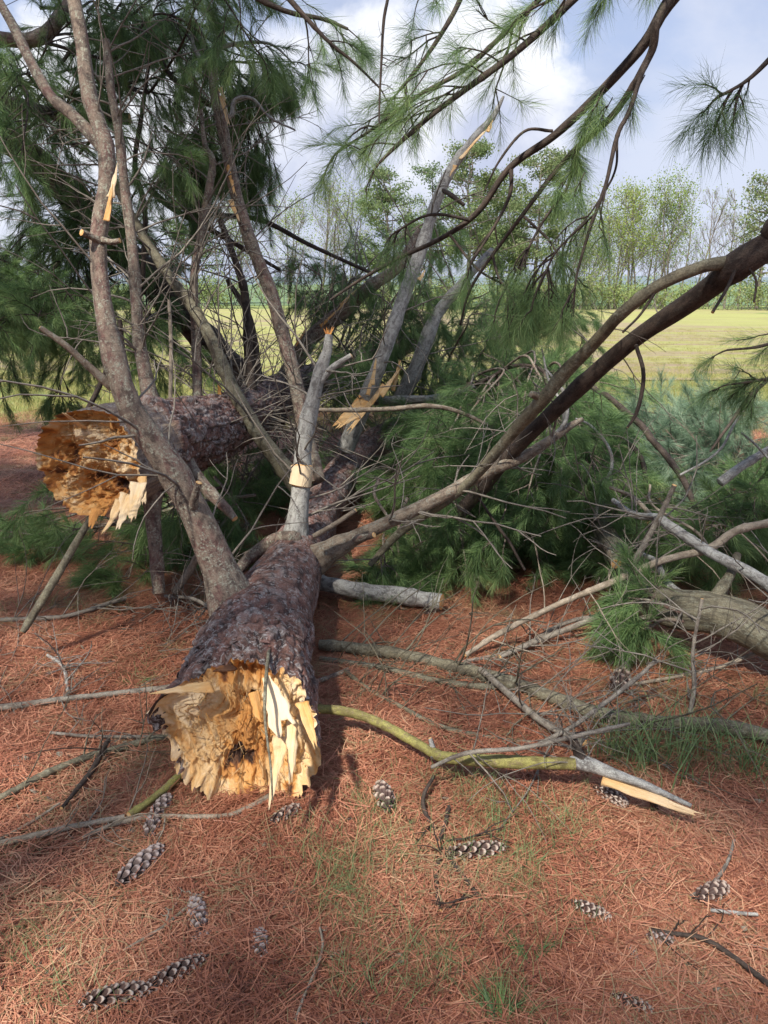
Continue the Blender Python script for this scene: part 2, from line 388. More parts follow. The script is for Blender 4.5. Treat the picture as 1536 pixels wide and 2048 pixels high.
mb = MB(); v, q = grid(xs, ys, lambda X, Y: hz(X, Y)*(np.abs(X) < 8)); mb.add(v, q)
mb.build('ground', M['ground'], kind='structure')
# stubble field
m, nt, bs, _ = mat('stubble_field', .95)
pos = nt.node('ShaderNodeNewGeometry').outputs['Position']
rows = nt.noise(nt.vmul(pos, (.10, 1.5, 1)), 1., 3, .6); fine = nt.noise(nt.vmul(pos, (2.2, 7, 1)), 2.5, 6, .75); med = nt.noise(nt.vmul(pos, (.35, 1.2, 1)), .9, 5, .65); n4 = nt.noise(nt.vmul(pos, (.6, .35, 1)), .12, 3)
f = nt.math('ADD', nt.math('MULTIPLY', fine, .5), nt.math('ADD', nt.math('MULTIPLY', med, .35), nt.math('MULTIPLY', rows, .2)))
g_ = nt.ramp(f, [(.33, (.23, .17, .10)), (.47, (.33, .32, .11)), (.60, (.42, .44, .14)), (.75, (.52, .50, .20))])
pur = nt.mix(fine, (.20, .13, .10), (.46, .34, .24))
g_ = nt.mix(nt.ss(nt.math('ADD', rows, nt.math('MULTIPLY', nt.math('SUBTRACT', n4, .5), .9)), .44, .57, 0, .8), g_, pur)
nt.put(bs.inputs['Base Color'], g_); nt.put(bs.inputs['Normal'], nt.bump(fine, .06, 1.)); M['field'] = m
mb = MB(); v, q = grid(np.linspace(-70, 70, 71), np.linspace(12.2, 46, 60), lambda X, Y: .02+.04*fbm(np.stack((X*.2, Y*.3, X*0), -1), 2, 3)*sst(Y, 12.2, 18)); mb.add(v, q)
mb.build('stubble_field', M['field'], kind='structure')
m, nt, bs, _ = mat('young_wheat', .95)
pos = nt.node('ShaderNodeNewGeometry').outputs['Position']
nt.put(bs.inputs['Base Color'], nt.mix(nt.noise(nt.vmul(pos, (.02, .2, 1)), 1., 4), (.10, .165, .07), (.16, .23, .11))); M['wheat'] = m
mb = MB(); v, q = grid(np.linspace(-500, 500, 11), np.linspace(54, 420, 12), lambda X, Y: .02+(Y-54)*.0015+0*X); mb.add(v, q)
mb.build('wheat_field', M['wheat'], kind='structure')
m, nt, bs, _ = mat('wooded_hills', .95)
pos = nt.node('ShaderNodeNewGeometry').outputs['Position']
nt.put(bs.inputs['Base Color'], nt.mix(nt.noise(pos, .03, 6, .7), (.10, .15, .16), (.2, .24, .25))); M['hill'] = m  # bluish haze of distance is put into the hill colour
mb = MB(); v, q = grid(np.linspace(-1600, 1600, 120), np.linspace(500, 1500, 14), lambda X, Y: np.sin(np.clip((Y-500)/1000, 0, 1)*math.pi)*(9+9*fbm(np.stack((X/260, Y/260, X*0), -1), 4, 9))-2); mb.add(v, q)
mb.build('far_hills', M['hill'], kind='structure')

# ------------------------------------------------------------------ needle instances
def tuft_mesh(name, n, L, spread, seed, mtl, width=.0013, twig=.09, tri=False):
    r = np.random.RandomState(seed); mb = MB()
    t = r.rand(n); base = np.stack((t*twig, r.normal(0, .001, n), r.normal(0, .001, n)), -1)
    ph = r.rand(n)*2*math.pi; a = (spread*(1.25-.75*t))*(.75+.5*r.rand(n))
    d = np.stack((np.cos(a), np.sin(a)*np.cos(ph), np.sin(a)*np.sin(ph)), -1)
    ln = L*(.75+.4*r.rand(n)); bend = r.normal(0, .14, (n, 3)); bend[:, 2] -= .10
    side = np.cross(d, r.normal(size=(n, 3))); side /= np.linalg.norm(side, axis=1)[:, None]
    m1 = base+d*(ln*.5)[:, None]; e = base+(d+bend)*ln[:, None]
    w_ = width*.5
    v = np.stack((base-side*w_, base+side*w_, m1-side*w_, m1+side*w_, e), 1)
    b = (np.arange(n)*5)[:, None]
    tint = np.repeat(r.rand(n), 5)
    mb.add(v.reshape(-1, 3), np.concatenate([b+np.array([0, 1, 3, 2])]), np.concatenate([b+np.array([2, 3, 4])]), tint=tint)
    return mb.mesh(name, [mtl], False)
def litter_mesh(name, n, seed, mtl, rad=.13, zr=.022, length=.10, width=.0014):
    r = np.random.RandomState(seed); mb = MB(); K = 4
    n3 = n; c = np.stack((r.normal(0, rad*.55, n3), r.normal(0, rad*.55, n3), r.rand(n3)*zr), -1)
    a = r.rand(n3)*math.pi*2; curv = r.normal(0, 9., n3); ln = length*(.6+.6*r.rand(n3)); tilt = r.normal(0, .16, n3)
    pts = []
    for k in range(K):
        s_ = (k/(K-1)-.5)*ln; an = a+curv*s_
        pts.append(c+np.stack((np.cos(an)*s_, np.sin(an)*s_, tilt*s_-((s_*8)**2)*.006), -1))
    pts = np.stack(pts, 1); t = np.gradient(pts, axis=1)
    side = np.stack((-t[..., 1], t[..., 0], 0*t[..., 0]+r.normal(0, .3, (n3, 1))*np.abs(t[..., 0]+.01)), -1); side /= np.linalg.norm(side, axis=2, keepdims=True)+1e-9
    wd = np.full((n3, K), width*.5); wd[:, -1] *= .3
    v = np.stack((pts-side*wd[..., None], pts+side*wd[..., None]), 2).reshape(-1, 3)
    b = (np.arange(n3)*K*2)[:, None, None]+(np.arange(K-1)*2)[None, :, None]+np.array([0, 1, 3, 2])[None, None, :]
    mb.add(v, b.reshape(-1, 4), tint=np.repeat(r.rand(n3), K*2)); return mb.mesh(name, [mtl], False)
def grass_mesh(name, n, H, rad, seed, mtl, width=.003, lean=.5):
    r = np.random.RandomState(seed); mb = MB(); K = 4
    c = np.stack((r.normal(0, rad, n), r.normal(0, rad, n), np.zeros(n)), -1); a = r.rand(n)*6.283; h = H*(.45+.7*r.rand(n)); ln = lean*(.2+r.rand(n))
    pts = []
    for k in range(K):
        u = k/(K-1); pts.append(c+np.stack((np.cos(a)*ln*h*u**2, np.sin(a)*ln*h*u**2, h*(u-.25*ln*u**3)), -1))
    pts = np.stack(pts, 1); a2 = a+1.57+r.normal(0, .5, n); side = np.stack((np.cos(a2), np.sin(a2), 0*a2), -1)[:, None, :]
    wd = np.array([1, .9, .6, .1])[None, :, None]*width*.5
    v = np.stack((pts-side*wd, pts+side*wd), 2).reshape(-1, 3)
    b = (np.arange(n)*K*2)[:, None, None]+(np.arange(K-1)*2)[None, :, None]+np.array([0, 1, 3, 2])[None, None, :]
    mb.add(v, b.reshape(-1, 4), tint=np.repeat(r.rand(n), K*2)); return mb.mesh(name, [mtl], False)
def gn_group(name, meshes):
    g = bpy.data.node_groups.new(name, 'GeometryNodeTree')
    g.interface.new_socket('Geometry', in_out='INPUT', socket_type='NodeSocketGeometry'); g.interface.new_socket('Geometry', in_out='OUTPUT', socket_type='NodeSocketGeometry')
    gi = g.nodes.new('NodeGroupInput'); go = g.nodes.new('NodeGroupOutput'); jn = g.nodes.new('GeometryNodeJoinGeometry')
    def na(n, t):
        x = g.nodes.new('GeometryNodeInputNamedAttribute'); x.data_type = t; x.inputs[0].default_value = n; return next(o for o in x.outputs if o.enabled and o.name == 'Attribute')
    rot, scl, vid = na('rot', 'FLOAT_VECTOR'), na('scl', 'FLOAT'), na('vid', 'FLOAT')
    for k, me in enumerate(meshes):
        ob = bpy.data.objects.new(me.name, me)
        oi = g.nodes.new('GeometryNodeObjectInfo'); oi.inputs['Object'].default_value = ob; oi.inputs['As Instance'].default_value = True
        cmpn = g.nodes.new('FunctionNodeCompare'); cmpn.data_type = 'FLOAT'; cmpn.operation = 'EQUAL'; cmpn.inputs['Epsilon'].default_value = .3
        g.links.new(vid, cmpn.inputs[0]); cmpn.inputs[1].default_value = float(k)
        ip = g.nodes.new('GeometryNodeInstanceOnPoints'); g.links.new(gi.outputs[0], ip.inputs['Points']); g.links.new(cmpn.outputs[0], ip.inputs['Selection'])
        g.links.new(oi.outputs['Geometry'], ip.inputs['Instance']); g.links.new(rot, ip.inputs['Rotation']); g.links.new(scl, ip.inputs['Scale'])
        g.links.new(ip.outputs[0], jn.inputs[0])
    g.links.new(jn.outputs[0], go.inputs[0]); return g
GN = {}
GN['needle'] = gn_group('needle_tufts', [tuft_mesh('needle_tuft', 46, .098, s_, 10+i, M['needle'], .0017) for i, s_ in enumerate((.55, .7, .45, .85))])
GN['blue'] = gn_group('blueish_needle_tufts', [tuft_mesh('needle_tuft', 46, .10, s_, 20+i, M['needle_blue'], .0017) for i, s_ in enumerate((.5, .65, .4, .8))])
GN['near'] = gn_group('near_needle_tufts', [tuft_mesh('needle_tuft', 30, .095, s_, 30+i, M['needle'], .0009, .07) for i, s_ in enumerate((.6, .8, .5, .9))])
GN['shade'] = gn_group('canopy_tufts', [tuft_mesh('needle_tuft', 40, .16, s_, 40+i, M['needle'], .006, .2) for i, s_ in enumerate((.7, .9, .8, 1.))])
GN['litter'] = gn_group('litter_patches', [litter_mesh('litter_patch', 120, 50+i, M['litter'], width=.0018) for i in range(5)])
GN['grass'] = gn_group('grass_clumps', [grass_mesh('grass_clump', 20, .10, .04, 60+i, M['grass'], .0017, 1.) for i in range(4)])
GN['meadow'] = gn_group('meadow_clumps', [grass_mesh('meadow_clump', 40, .10, .16, 70+i, M['meadow'], .008, .5) for i in range(4)])
GN['dry'] = gn_group('dry_clumps', [litter_mesh('dry_patch', 60, 80+i, M['dryg'], .10, .03, .14, .0016) for i in range(3)])
def scatter(name, pts, rots, scl, group, parent=None, nv=4, kind='stuff'):
    pts = np.asarray(pts, float); me = bpy.data.meshes.new(name); me.vertices.add(len(pts)); me.vertices.foreach_set('co', pts.ravel().astype(np.float32))
    a = me.attributes.new('rot', 'FLOAT_VECTOR', 'POINT'); a.data.foreach_set('vector', np.asarray(rots, np.float32).ravel())
    a = me.attributes.new('scl', 'FLOAT', 'POINT'); a.data.foreach_set('value', np.asarray(scl, np.float32))
    a = me.attributes.new('vid', 'FLOAT', 'POINT'); a.data.foreach_set('value', rng.randint(0, nv, len(pts)).astype(np.float32))
    o = link(name, me, parent, kind); md = o.modifiers.new('scatter', 'NODES'); md.node_group = GN[group]; return o
def dir_euler(d, roll=None):
    """euler XYZ turning +X to d, with a random roll about X"""
    d = np.asarray(d, float); d = d/(np.linalg.norm(d, axis=1)[:, None]+1e-9)
    rz = np.arctan2(d[:, 1], d[:, 0]); ry = -np.arcsin(np.clip(d[:, 2], -1, 1)); rx = rng.uniform(-.9, .9, len(d)) if roll is None else roll
    return np.stack((rx, ry, rz), -1)

# litter over the ground in view
def infield(n, y0, y1, pw=1.):
    y = y0+(y1-y0)*rng.rand(n)**pw; x = (rng.rand(n)*2-1)*(.62*y+.35); return x, y
x, y = infield(5200, .85, 5.2, 1.25); x2, y2 = infield(1500, 4.8, 9.2)
x = np.concatenate((x, x2)); y = np.concatenate((y, y2)); n = len(x)
keep = (fbm(np.stack((x*.9, y*.9, x*0), -1), 3, 21) > -.22) | (rng.rand(n) < .35)
x, y = x[keep], y[keep]; n = len(x)
sc = .8+.5*rng.rand(n); sc[y > 4.8] *= 1.25
scatter('needle_litter', np.stack((x, y, hz(x, y)-.002+.01*rng.rand(n)), -1), np.stack((rng.normal(0, .05, n), rng.normal(0, .05, n), rng.rand(n)*6.28), -1), sc, 'litter', nv=5)
x, y = infield(800, .9, 8.5); n = len(x)
scatter('dead_grass', np.stack((x, y, hz(x, y)+.008), -1), np.stack((rng.normal(0, .05, n), rng.normal(0, .05, n), rng.rand(n)*6.28), -1), .5+.6*rng.rand(n), 'dry', nv=3)
# thin grass coming through the litter
gp = []
for (px, py, sx, sy, k) in [(735, 1640, 45, 60, 26), (800, 1690, 40, 60, 14), (660, 1770, 60, 70, 40), (720, 1830, 70, 90, 26), (1030, 1760, 45, 60, 26), (980, 1650, 60, 60, 24), (930, 1600, 60, 50, 14), (880, 1560, 50, 16, 8),
                            (1000, 2010, 80, 50, 18), (800, 1960, 60, 60, 16), (860, 1900, 60, 60, 12), (60, 1900, 70, 50, 12), (110, 2010, 60, 30, 10), (1480, 1520, 70, 40, 22), (1380, 1490, 60, 40, 26), (1250, 1480, 50, 30, 20), (1150, 1640, 80, 60, 16),
                            (1500, 1400, 60, 40, 10), (270, 1360, 20, 10, 5), (1080, 1700, 60, 60, 16), (160, 1210, 160, 20, 26), (420, 1200, 50, 16, 8), (60, 1060, 70, 60, 30), (1300, 1700, 150, 90, 14), (1120, 1850, 70, 40, 10), (920, 1760, 60, 60, 12), (700, 1960, 60, 60, 10)]:
    for _ in range(int(k*.75)):
        gp.append(G(px+rng.normal(0, sx*.6), py+rng.normal(0, sy*.6)))
gp = np.array(gp); n = len(gp); gp[:, 2] = hz(gp[:, 0], gp[:, 1])
scatter('thin_grass', gp, np.stack((rng.normal(0, .2, n), rng.normal(0, .2, n), rng.rand(n)*6.28), -1), .55+.55*rng.rand(n), 'grass')
x, y = infield(4200, 7.6, 13.0); n = len(x); keep = fbm(np.stack((x*.5, y*.5, x*0), -1), 2, 31)+(y-8.5)*.5 > -.1; x, y = x[keep], y[keep]; n = len(x)
scatter('meadow_grass', np.stack((x, y, hz(x, y)), -1), np.stack((0*x, 0*x, rng.rand(n)*6.28), -1), .35+.5*rng.rand(n), 'meadow')
x, y = infield(6000, 12.6, 26, 1.2); n = len(x)
scatter('field_stubble', np.stack((x, y, 0*x+.03), -1), np.stack((0*x, 0*x, rng.rand(n)*6.28), -1), (.22+.3*rng.rand(n)), 'meadow')

# ------------------------------------------------------------------ trees beyond the field
def bx(px, D): return (px-768)/FPX*(D*CP+1.5*SP)
def bz(py, D): return CH+D*math.tan(math.atan((1024-py)/FPX)-PITCH)
def leaves(mb, cen, n, rad, size, flat=1.):
    cen = np.asarray(cen, float); k = len(cen); idx = rng.randint(0, k, n)
    p = cen[idx]+rng.normal(0, 1, (n, 3))*np.array((rad, rad, rad*flat))
    a = rvec(n); b = np.cross(a, rvec(n)); b /= np.linalg.norm(b, axis=1)[:, None]+1e-9; s_ = size*(.5+rng.rand(n))[:, None]
    v = np.stack((p-a*s_*.5, p+b*s_*.35, p+a*s_*.5, p-b*s_*.35), 1).reshape(-1, 3)
    mb.add(v, (np.arange(n)*4)[:, None]+np.arange(4)[None, :], tint=np.repeat(rng.rand(n), 4))
def grow(base, d, L, r, lv, out, tips, spread=.5, up=.25):
    k = 5; p = np.array(base, float); d = unit(d); pts = [p.copy()]
    for i in range(k-1):
        d = unit(d+rng.normal(0, .13, 3)+np.array((0, 0, up*.2))); p = p+d*L/(k-1); pts.append(p.copy())
    pts = np.array(pts); out.append((pts, np.linspace(r, r*.45, k)))
    if lv == 0: tips.extend(pts[2:]); return
    for i in range(rng.randint(3, 6)):
        t = rng.uniform(.35, 1.); j = min(k-2, int(t*(k-1))); q = pts[j]+(pts[j+1]-pts[j])*(t*(k-1)-j)
        perp = unit(np.cross(d, rvec())); grow(q, d*math.cos(spread)+perp*math.sin(spread*rng.uniform(.7, 1.5))+np.array((0, 0, up)), L*rng.uniform(.45, .68), r*.5, lv-1, out, tips, spread, up)
def far_tree(kind, px, top, D, label, name, cat, group=None, wf=1., dens=1.):
    x0 = bx(px, D); H = bz(top, D); t = thing(name, label, cat, (x0, D, 0), group); base = np.array((x0, D, 0.))
    tw = MB(); lf = MB()
    if kind == 'pine':
        k = 9; tr = np.array([base+np.array((rng.normal(0, .05)*i*.3, 0, H*i/(k-1))) for i in range(k)]); tm = MB(); tube(tm, tr, np.linspace(.15, .02, k)*H/9, 7, H/14, .08)
        o = []; tips = []
        for i in range(38):
            u = rng.uniform(.26, .98); q = base+np.array((0, 0, H*u)); a = rng.rand()*6.283; L = H*.36*(1-u*.60)*rng.uniform(.55, 1.1)*wf
            pts = np.array([q+np.array((math.cos(a)*L*s_, math.sin(a)*L*s_, L*(.06*s_+.22*s_*s_))) for s_ in np.linspace(0, 1, 5)])
            o.append((pts, np.linspace(.05, .015, 5)))
            tips.extend([pts[2]+rvec()*.1, pts[3]+rvec()*.15, pts[4], pts[4]+rvec()*.2, pts[3]+rvec()*.3])
        strips(tw, [a for a, b in o], [b for a, b in o]); leaves(lf, tips, int(12000*dens), .27, .12, .6); fm = M['bgpine']
        tm.build('trunk', M['farbark'], t)
    else:
        o = []; tips = []; nst = 1 if kind != 'multi' else 3
        tm = MB()
        for s_ in range(nst):
            d0 = np.array((rng.normal(0, .12), rng.normal(0, .12), 1.)); k = 8
            tr = [base+np.array((rng.normal(0, .15)*s_, rng.normal(0, .1)*s_, 0))]
            for i in range(k-1): tr.append(tr[-1]+unit(d0+rng.normal(0, .06, 3))*H*rng.uniform(.9, 1.)/(k-1))
            tr = np.array(tr); tube(tm, tr, np.linspace(.085, .012, k)*H/9, 6, H/12, .05)
            for i in range(18):
                u = rng.uniform(.14, .95); j = min(k-2, int(u*(k-1))); q = tr[j]+(tr[j+1]-tr[j])*(u*(k-1)-j); a = rng.rand()*6.283
                grow(q, (math.cos(a), math.sin(a), .95), H*.30*(1.25-u)*wf, .035, 2, o, tips, .5, .35)
        tm.build('trunk', M['farbark'], t)
        strips(tw, [a for a, b in o], [b*.55 for a, b in o])
        if kind == 'bare': leaves(lf, tips, int(260*dens), .12, .07)
        else: leaves(lf, tips, int(6500*dens), .34, .09)
        fm = M['bgspring']
    tw.build('limbs', M['farbark'], t, 'stuff'); lf.build('crown', fm, t, 'stuff', False); return t
TG = 'trees standing along the far edge of the field'
for px, top, D, kd, wf_, dn, lb in [(700, 372, 57, 'multi', .9, .4, 'thin leafing far tree left of the far pine by the pale branch'), (835, 395, 60, 'multi', .9, .5, 'low leafing far tree between the pines behind the tangle'), (1130, 385, 50, 'multi', 1., .35, 'brownish budding far tree at the right side of the broad pine'),
        (1170, 430, 55, 'multi', 1., .9, 'low bright green far tree between the pines and the pale leafing tree'), (1262, 372, 51, 'multi', .8, .6, 'light green far tree touching the yellow green one on its left'), (1358, 372, 55, 'bare', .8, 1, 'thin bare far tree directly right of the yellow green tree'),
        (1415, 362, 52, 'bare', .9, 1, 'tallest bare far tree of the right group'), (1475, 372, 53, 'bare', .8, 1, 'bare far tree touching the right edge pine'), (1300, 400, 56, 'bare', .8, 1, 'low bare far tree between the two leafing trees'), (1010, 372, 56, 'multi', 1., .5, 'budding far tree behind the two tall pines'), (480, 395, 58, 'multi', .9, .6, 'faint leafing far tree right of the small far pine')]:
    far_tree(kd, px, top, D, lb, 'bare_tree' if kd == 'bare' else 'deciduous_tree', 'tree', TG, wf_, dn)
far_tree('pine', 935, 292, 47, 'tallest dark far pine behind the pale broken branch tip', 'pine_tree', 'pine tree', TG, .9, 1.1)
far_tree('pine', 1068, 312, 49, 'broad far pine seen through the dark drooping bough', 'pine_tree', 'pine tree', TG, 1.15, 1.2)
far_tree('pine', 985, 350, 52, 'lower far pine between the two tall pines', 'pine_tree', 'pine tree', TG, .9)
far_tree('pine', 778, 345, 50, 'far pine left of the pale broken branch tip', 'pine_tree', 'pine tree', TG, 1.)
far_tree('pine', 1512, 355, 46, 'rounded far pine at the right edge of the photo', 'pine_tree', 'pine tree', TG, 1.15, .45)
far_tree('pine', 392, 352, 56, 'small far pine in the gap left of the tall bare limb', 'pine_tree', 'pine tree', TG, .8)
far_tree('multi', 1228, 362, 47, 'pale leafing far tree just right of the field pines', 'deciduous_tree', 'tree', TG, .75, .8)
far_tree('multi', 1325, 348, 49, 'yellow green leafing far tree in the middle of the right gap', 'deciduous_tree', 'tree', TG, .8, 1.1)
far_tree('bare', 1385, 352, 50, 'bare upright far tree right of the yellow green tree', 'bare_tree', 'tree', TG, .7)
far_tree('bare', 1448, 350, 48, 'bare far tree left of the pine at the right edge', 'bare_tree', 'tree', TG, .7)
far_tree('bare', 1290, 380, 53, 'slender bare far tree behind the pale leafing tree', 'bare_tree', 'tree', TG, .6)
far_tree('multi', 640, 350, 54, 'thin far tree with buds seen left of the tangle', 'deciduous_tree', 'tree', TG, .8, .35)
far_tree('multi', 575, 385, 58, 'faint far tree with young leaves behind the hanging foliage', 'deciduous_tree', 'tree', TG, .8, .5)
far_tree('pine', 860, 340, 58, 'hazy far pine behind the middle of the tangle', 'pine_tree', 'pine tree', TG, .9, .8)
far_tree('multi', -60, 430, 40, 'leafing tree beyond the meadow at the far left', 'deciduous_tree', 'tree', TG, .9, 1.)
SG = 'shrubs in the hedgerow behind the field'
for i, (px, D, H, W, lb) in enumerate([(-120, 40, 3.2, 3.4, 'broad green hedgerow shrub at the far left edge'), (40, 42, 2.8, 3.2, 'green hedgerow shrub behind the dark left foliage'), (210, 46, 2.4, 3, 'hedgerow shrub behind the thick left limbs'),
        (430, 47, 2.4, 2.8, 'low hedgerow shrub between the left and tall limbs'), (600, 48, 2.2, 3., 'low hedgerow shrub behind the tangle centre'), (760, 48, 2.4, 2.6, 'hedgerow shrub behind the grey standing limbs'), (900, 47, 1.9, 2.2, 'brownish hedgerow shrub under the tallest pine'),
        (1040, 46, 2.5, 3., 'light green hedgerow shrub under the broad pine'), (1120, 46, 2.9, 3., 'bright green hedgerow shrub left of the leafing tree'), (1205, 46, 3.1, 2.8, 'bright green hedgerow shrub below the pale leafing tree'), (1285, 46, 1.8, 2., 'small hedgerow shrub right of the bright green one'),
        (1370, 47, 1.3, 1.8, 'lowest hedgerow shrub in the green gap'), (1500, 45, 2.7, 3.2, 'darker hedgerow shrub under the right edge pine'), (1600, 45, 2.8, 3, 'last hedgerow shrub beyond the right edge pine')]):
    x0 = bx(px, D); t = thing('shrub', lb, 'shrub', (x0, D, 0), SG); o = []; tips = []
    for k in range(26):
        a = rng.rand()*6.28; grow((x0+rng.normal(0, W*.38), D+rng.normal(0, .8), 0), (math.cos(a)*.6, math.sin(a)*.6, 1), H*rng.choice((.35, .5, .75))*rng.uniform(.6, 1.1), .025, 1, o, tips, .6, .25)
    tw = MB(); strips(tw, [a for a, b in o], [b for a, b in o]); tw.build('stems', M['farbark'], t, 'stuff')
    lf = MB(); leaves(lf, tips, rng.randint(1500, 5200), .26, .10); lf.build('foliage', M['bgshrub'], t, 'stuff', False)

# ------------------------------------------------------------------ big broken trunks
def trunk(name, parent, pts, rad, up0, mtl, jag, plates=11., amp=.012, nth=150, ds=.016, seed=1, capf=None, caps=48, flare=None, fadeL=2.2, fmin=.3, stretch=.45, bare=0.):
    """log whose first end is broken: jag(th) is how far the rim sticks out, capf(rho, th) the surface inside the rim"""
    p, r = resample(pts, rad, ds); t, n, b = frames(p)
    K = len(p); s = np.concatenate(([0], np.cumsum(np.linalg.norm(np.diff(p, axis=0), axis=1))))
    th = np.arange(nth)/nth*2*math.pi; J = jag(th)
    rr = r[:, None]*np.ones((1, nth)); cs, sn = np.cos(th)[None, :], np.sin(th)[None, :]
    cyl = np.stack((cs*.2+0*rr, sn*.2+0*rr, s[:, None]+0*rr), -1)
    q = cyl*np.array((plates, plates, plates*stretch)); q = q+.75*np.stack([fbm(q*.8+k*9, 3, k) for k in range(3)], -1)
    f1, f2, idv = worley(q, seed); ed = f2-f1
    fade = np.clip(1.35-s[:, None]/fadeL, fmin, 1)
    disp = (sst(ed, 0, .16)*.7+idv*1.2-.9)*amp*fade + fbm(cyl*5, 3, seed+3)*.018 + fbm(cyl*38, 3, seed+5)*.003
    br = sst(bare-s[:, None]+.30*fbm(cyl*6, 3, seed+8), 0, .06) if bare else 0*rr
    disp = disp*(1-.8*br)+br*(-.012+.006*fbm(cyl*np.array((60, 60, 5)), 3, seed+9))
    # overlapping, lifted lower edge of every plate
    disp += (1-br)*amp*.5*fade*np.mod(s[:, None]*plates*1.3+fbm(cyl*14, 2, seed+6)*2, 1.)
    rr = rr+disp
    if flare is not None: rr = rr+flare(th)[None, :]*np.clip(1-s[:, None]/.30, 0, 1)**2
    shift = -J[None, :]*np.clip(1-s[:, None]/.35, 0, 1)**1.5          # the rim reaches past the first ring
    v = p[:, None, :]+t[:, None, :]*shift[..., None]+rr[..., None]*(cs[..., None]*n[:, None, :]+sn[..., None]*b[:, None, :])
    i = np.arange(K-1)[:, None]*nth; j = np.arange(nth)[None, :]; j2 = (j+1) % nth
    mb = MB(); mb.add(v.reshape(-1, 3), np.stack((i+j, i+j2, i+nth+j2, i+nth+j), -1).reshape(-1, 4), cyl=cyl.reshape(-1, 3), plate=idv.ravel(), crack=np.maximum(ed, br).ravel(), bare=br.ravel())
    o = mb.build(name, mtl, parent)
    # broken face
    rho = np.linspace(1, 0, caps)[:-1]; ring = v[0]; cen = p[0]
    cv = []; ct = []; cc = []
    for k, ro in enumerate(rho):
        hgt, tone = capf(ro, th, J); rad_v = (ring-cen+t[0]*J[:, None])
        if k == 0: hgt = J
        cv.append(cen+rad_v*ro-t[0]*hgt[:, None]); ct.append(np.full(nth, tone) if np.ndim(tone) == 0 else tone); cc.append(np.stack((np.cos(th)*ro*.2, np.sin(th)*ro*.2, -hgt), -1))
    hgt, tone = capf(0., th[:1], J[:1]); cv.append((cen-t[0]*hgt[0])[None]); ct.append(np.atleast_1d(tone)[:1]); cc.append(np.zeros((1, 3)))
    kk = len(rho); i = np.arange(kk-1)[:, None]*nth
    qd = np.stack((i+j, i+nth+j, i+nth+j2, i+j2), -1).reshape(-1, 4); c0 = kk*nth; b0 = (kk-1)*nth
    tr = np.array([(b0+a, c0, b0+(a+1) % nth) for a in range(nth)])
    m2 = MB(); m2.add(np.vstack(cv), qd, tr, cyl=np.vstack(cc), tone=np.concatenate(ct)); m2.build('broken_face', M['wood'], parent)
    return p, r, (t, n, b), v
def shard(parent, A, B, w0, w1, th=.006, tone=.1, nrm=None, bend=0., seed=0, name='splinter'):
    A = np.asarray(A, float); B = np.asarray(B, float); d = unit(B-A); L = np.linalg.norm(B-A)
    nrm = np.array((0, -.5, .8)) if nrm is None else np.asarray(nrm, float)
    sd_ = unit(np.cross(d, nrm)); nn = unit(np.cross(sd_, d)); K, W = 20, 9
    u = np.linspace(0, 1, K)[:, None]; x = np.linspace(-.5, .5, W)[None, :]; so_ = seed*7.31
    e = lambda k, fr: vn(np.stack((u[:, 0]*fr+so_, u[:, 0]*0+k*5.1, u[:, 0]*0), -1), seed)
    prof = (w0+(w1-w0)*u[:, 0]); wl = prof*(1+.35*e(1, 3)+.22*e(2, 9)); wr = prof*(1+.35*e(3, 3)+.22*e(4, 9))
    X = np.where(x < 0, x*wl[:, None], x*wr[:, None])
    tip = vn(np.stack((x[0]*7+so_, x[0]*0, x[0]*0), -1), seed+1)*.16+vn(np.stack((x[0]*21+so_, x[0]*0, x[0]*0), -1), seed+2)*.08
    AL = L*(u+tip[None, :]*np.clip(u-.35, 0, 1)*1.4)
    q = np.stack((X*60+so_, AL*9, X*0), -1); rel = fbm(q, 3, seed)*.006+fbm(q*.35, 2, seed+4)*.014
    edge = np.clip(1-np.abs(x*2)**4, .05, 1)
    vs = []; 
    for face in (1, -1):
        h = bend*L*u**2+face*th*.5*edge*(1-.7*u)+(X*X*3-.1*w0)*1.2+rel
        vs.append((A+d*AL[..., None]+sd_*X[..., None]+nn*h[..., None]).reshape(-1, 3))
    cy = np.stack((X+so_*.01, rel, AL), -1).reshape(-1, 3)
    tn = (tone+.22*fbm(np.stack((X*14+so_, AL*7, X*0), -1), 3, seed+6)+.10*(1-u)).reshape(-1)
    i = (np.arange(K-1)[:, None]*W+np.arange(W-1)[None, :]).ravel(); q1 = np.stack((i, i+1, i+W+1, i+W), -1); o = K*W; q2 = np.stack((i+o, i+o+W, i+o+W+1, i+o+1), -1); q = [q1, q2]
    ii = np.arange(K-1); q.append(np.stack((ii*W, (ii+1)*W, o+(ii+1)*W, o+ii*W), -1)); q.append(np.stack((ii*W+W-1, o+ii*W+W-1, o+(ii+1)*W+W-1, (ii+1)*W+W-1), -1))
    jj = np.arange(W-1); q.append(np.stack((jj, o+jj, o+jj+1, jj+1), -1)); k = (K-1)*W+jj; q.append(np.stack((k, k+1, o+k+1, o+k), -1))
    mb = MB(); mb.add(np.vstack(vs), np.vstack(q), cyl=np.vstack((cy, cy)), tone=np.concatenate((tn, tn))); return mb.build(name, M['wood'], parent)
def limb(parent, name, rows, mtl='bark_limb', seed=0, cut0=False, cut1=False, knots=.35, wob=.12, wander=0., pts=None):
    p_, r_ = pl(*rows) if pts is None else pts
    r_ = r_*.84
    mb = MB(); p, r = tube(mb, p_, r_, seed=seed, cap0=cut0, cap1=cut1, knots=knots, wob=wob, wander=wander); 
    o = mb.build(name, [M[mtl], M['wood']], parent); return o, p, r
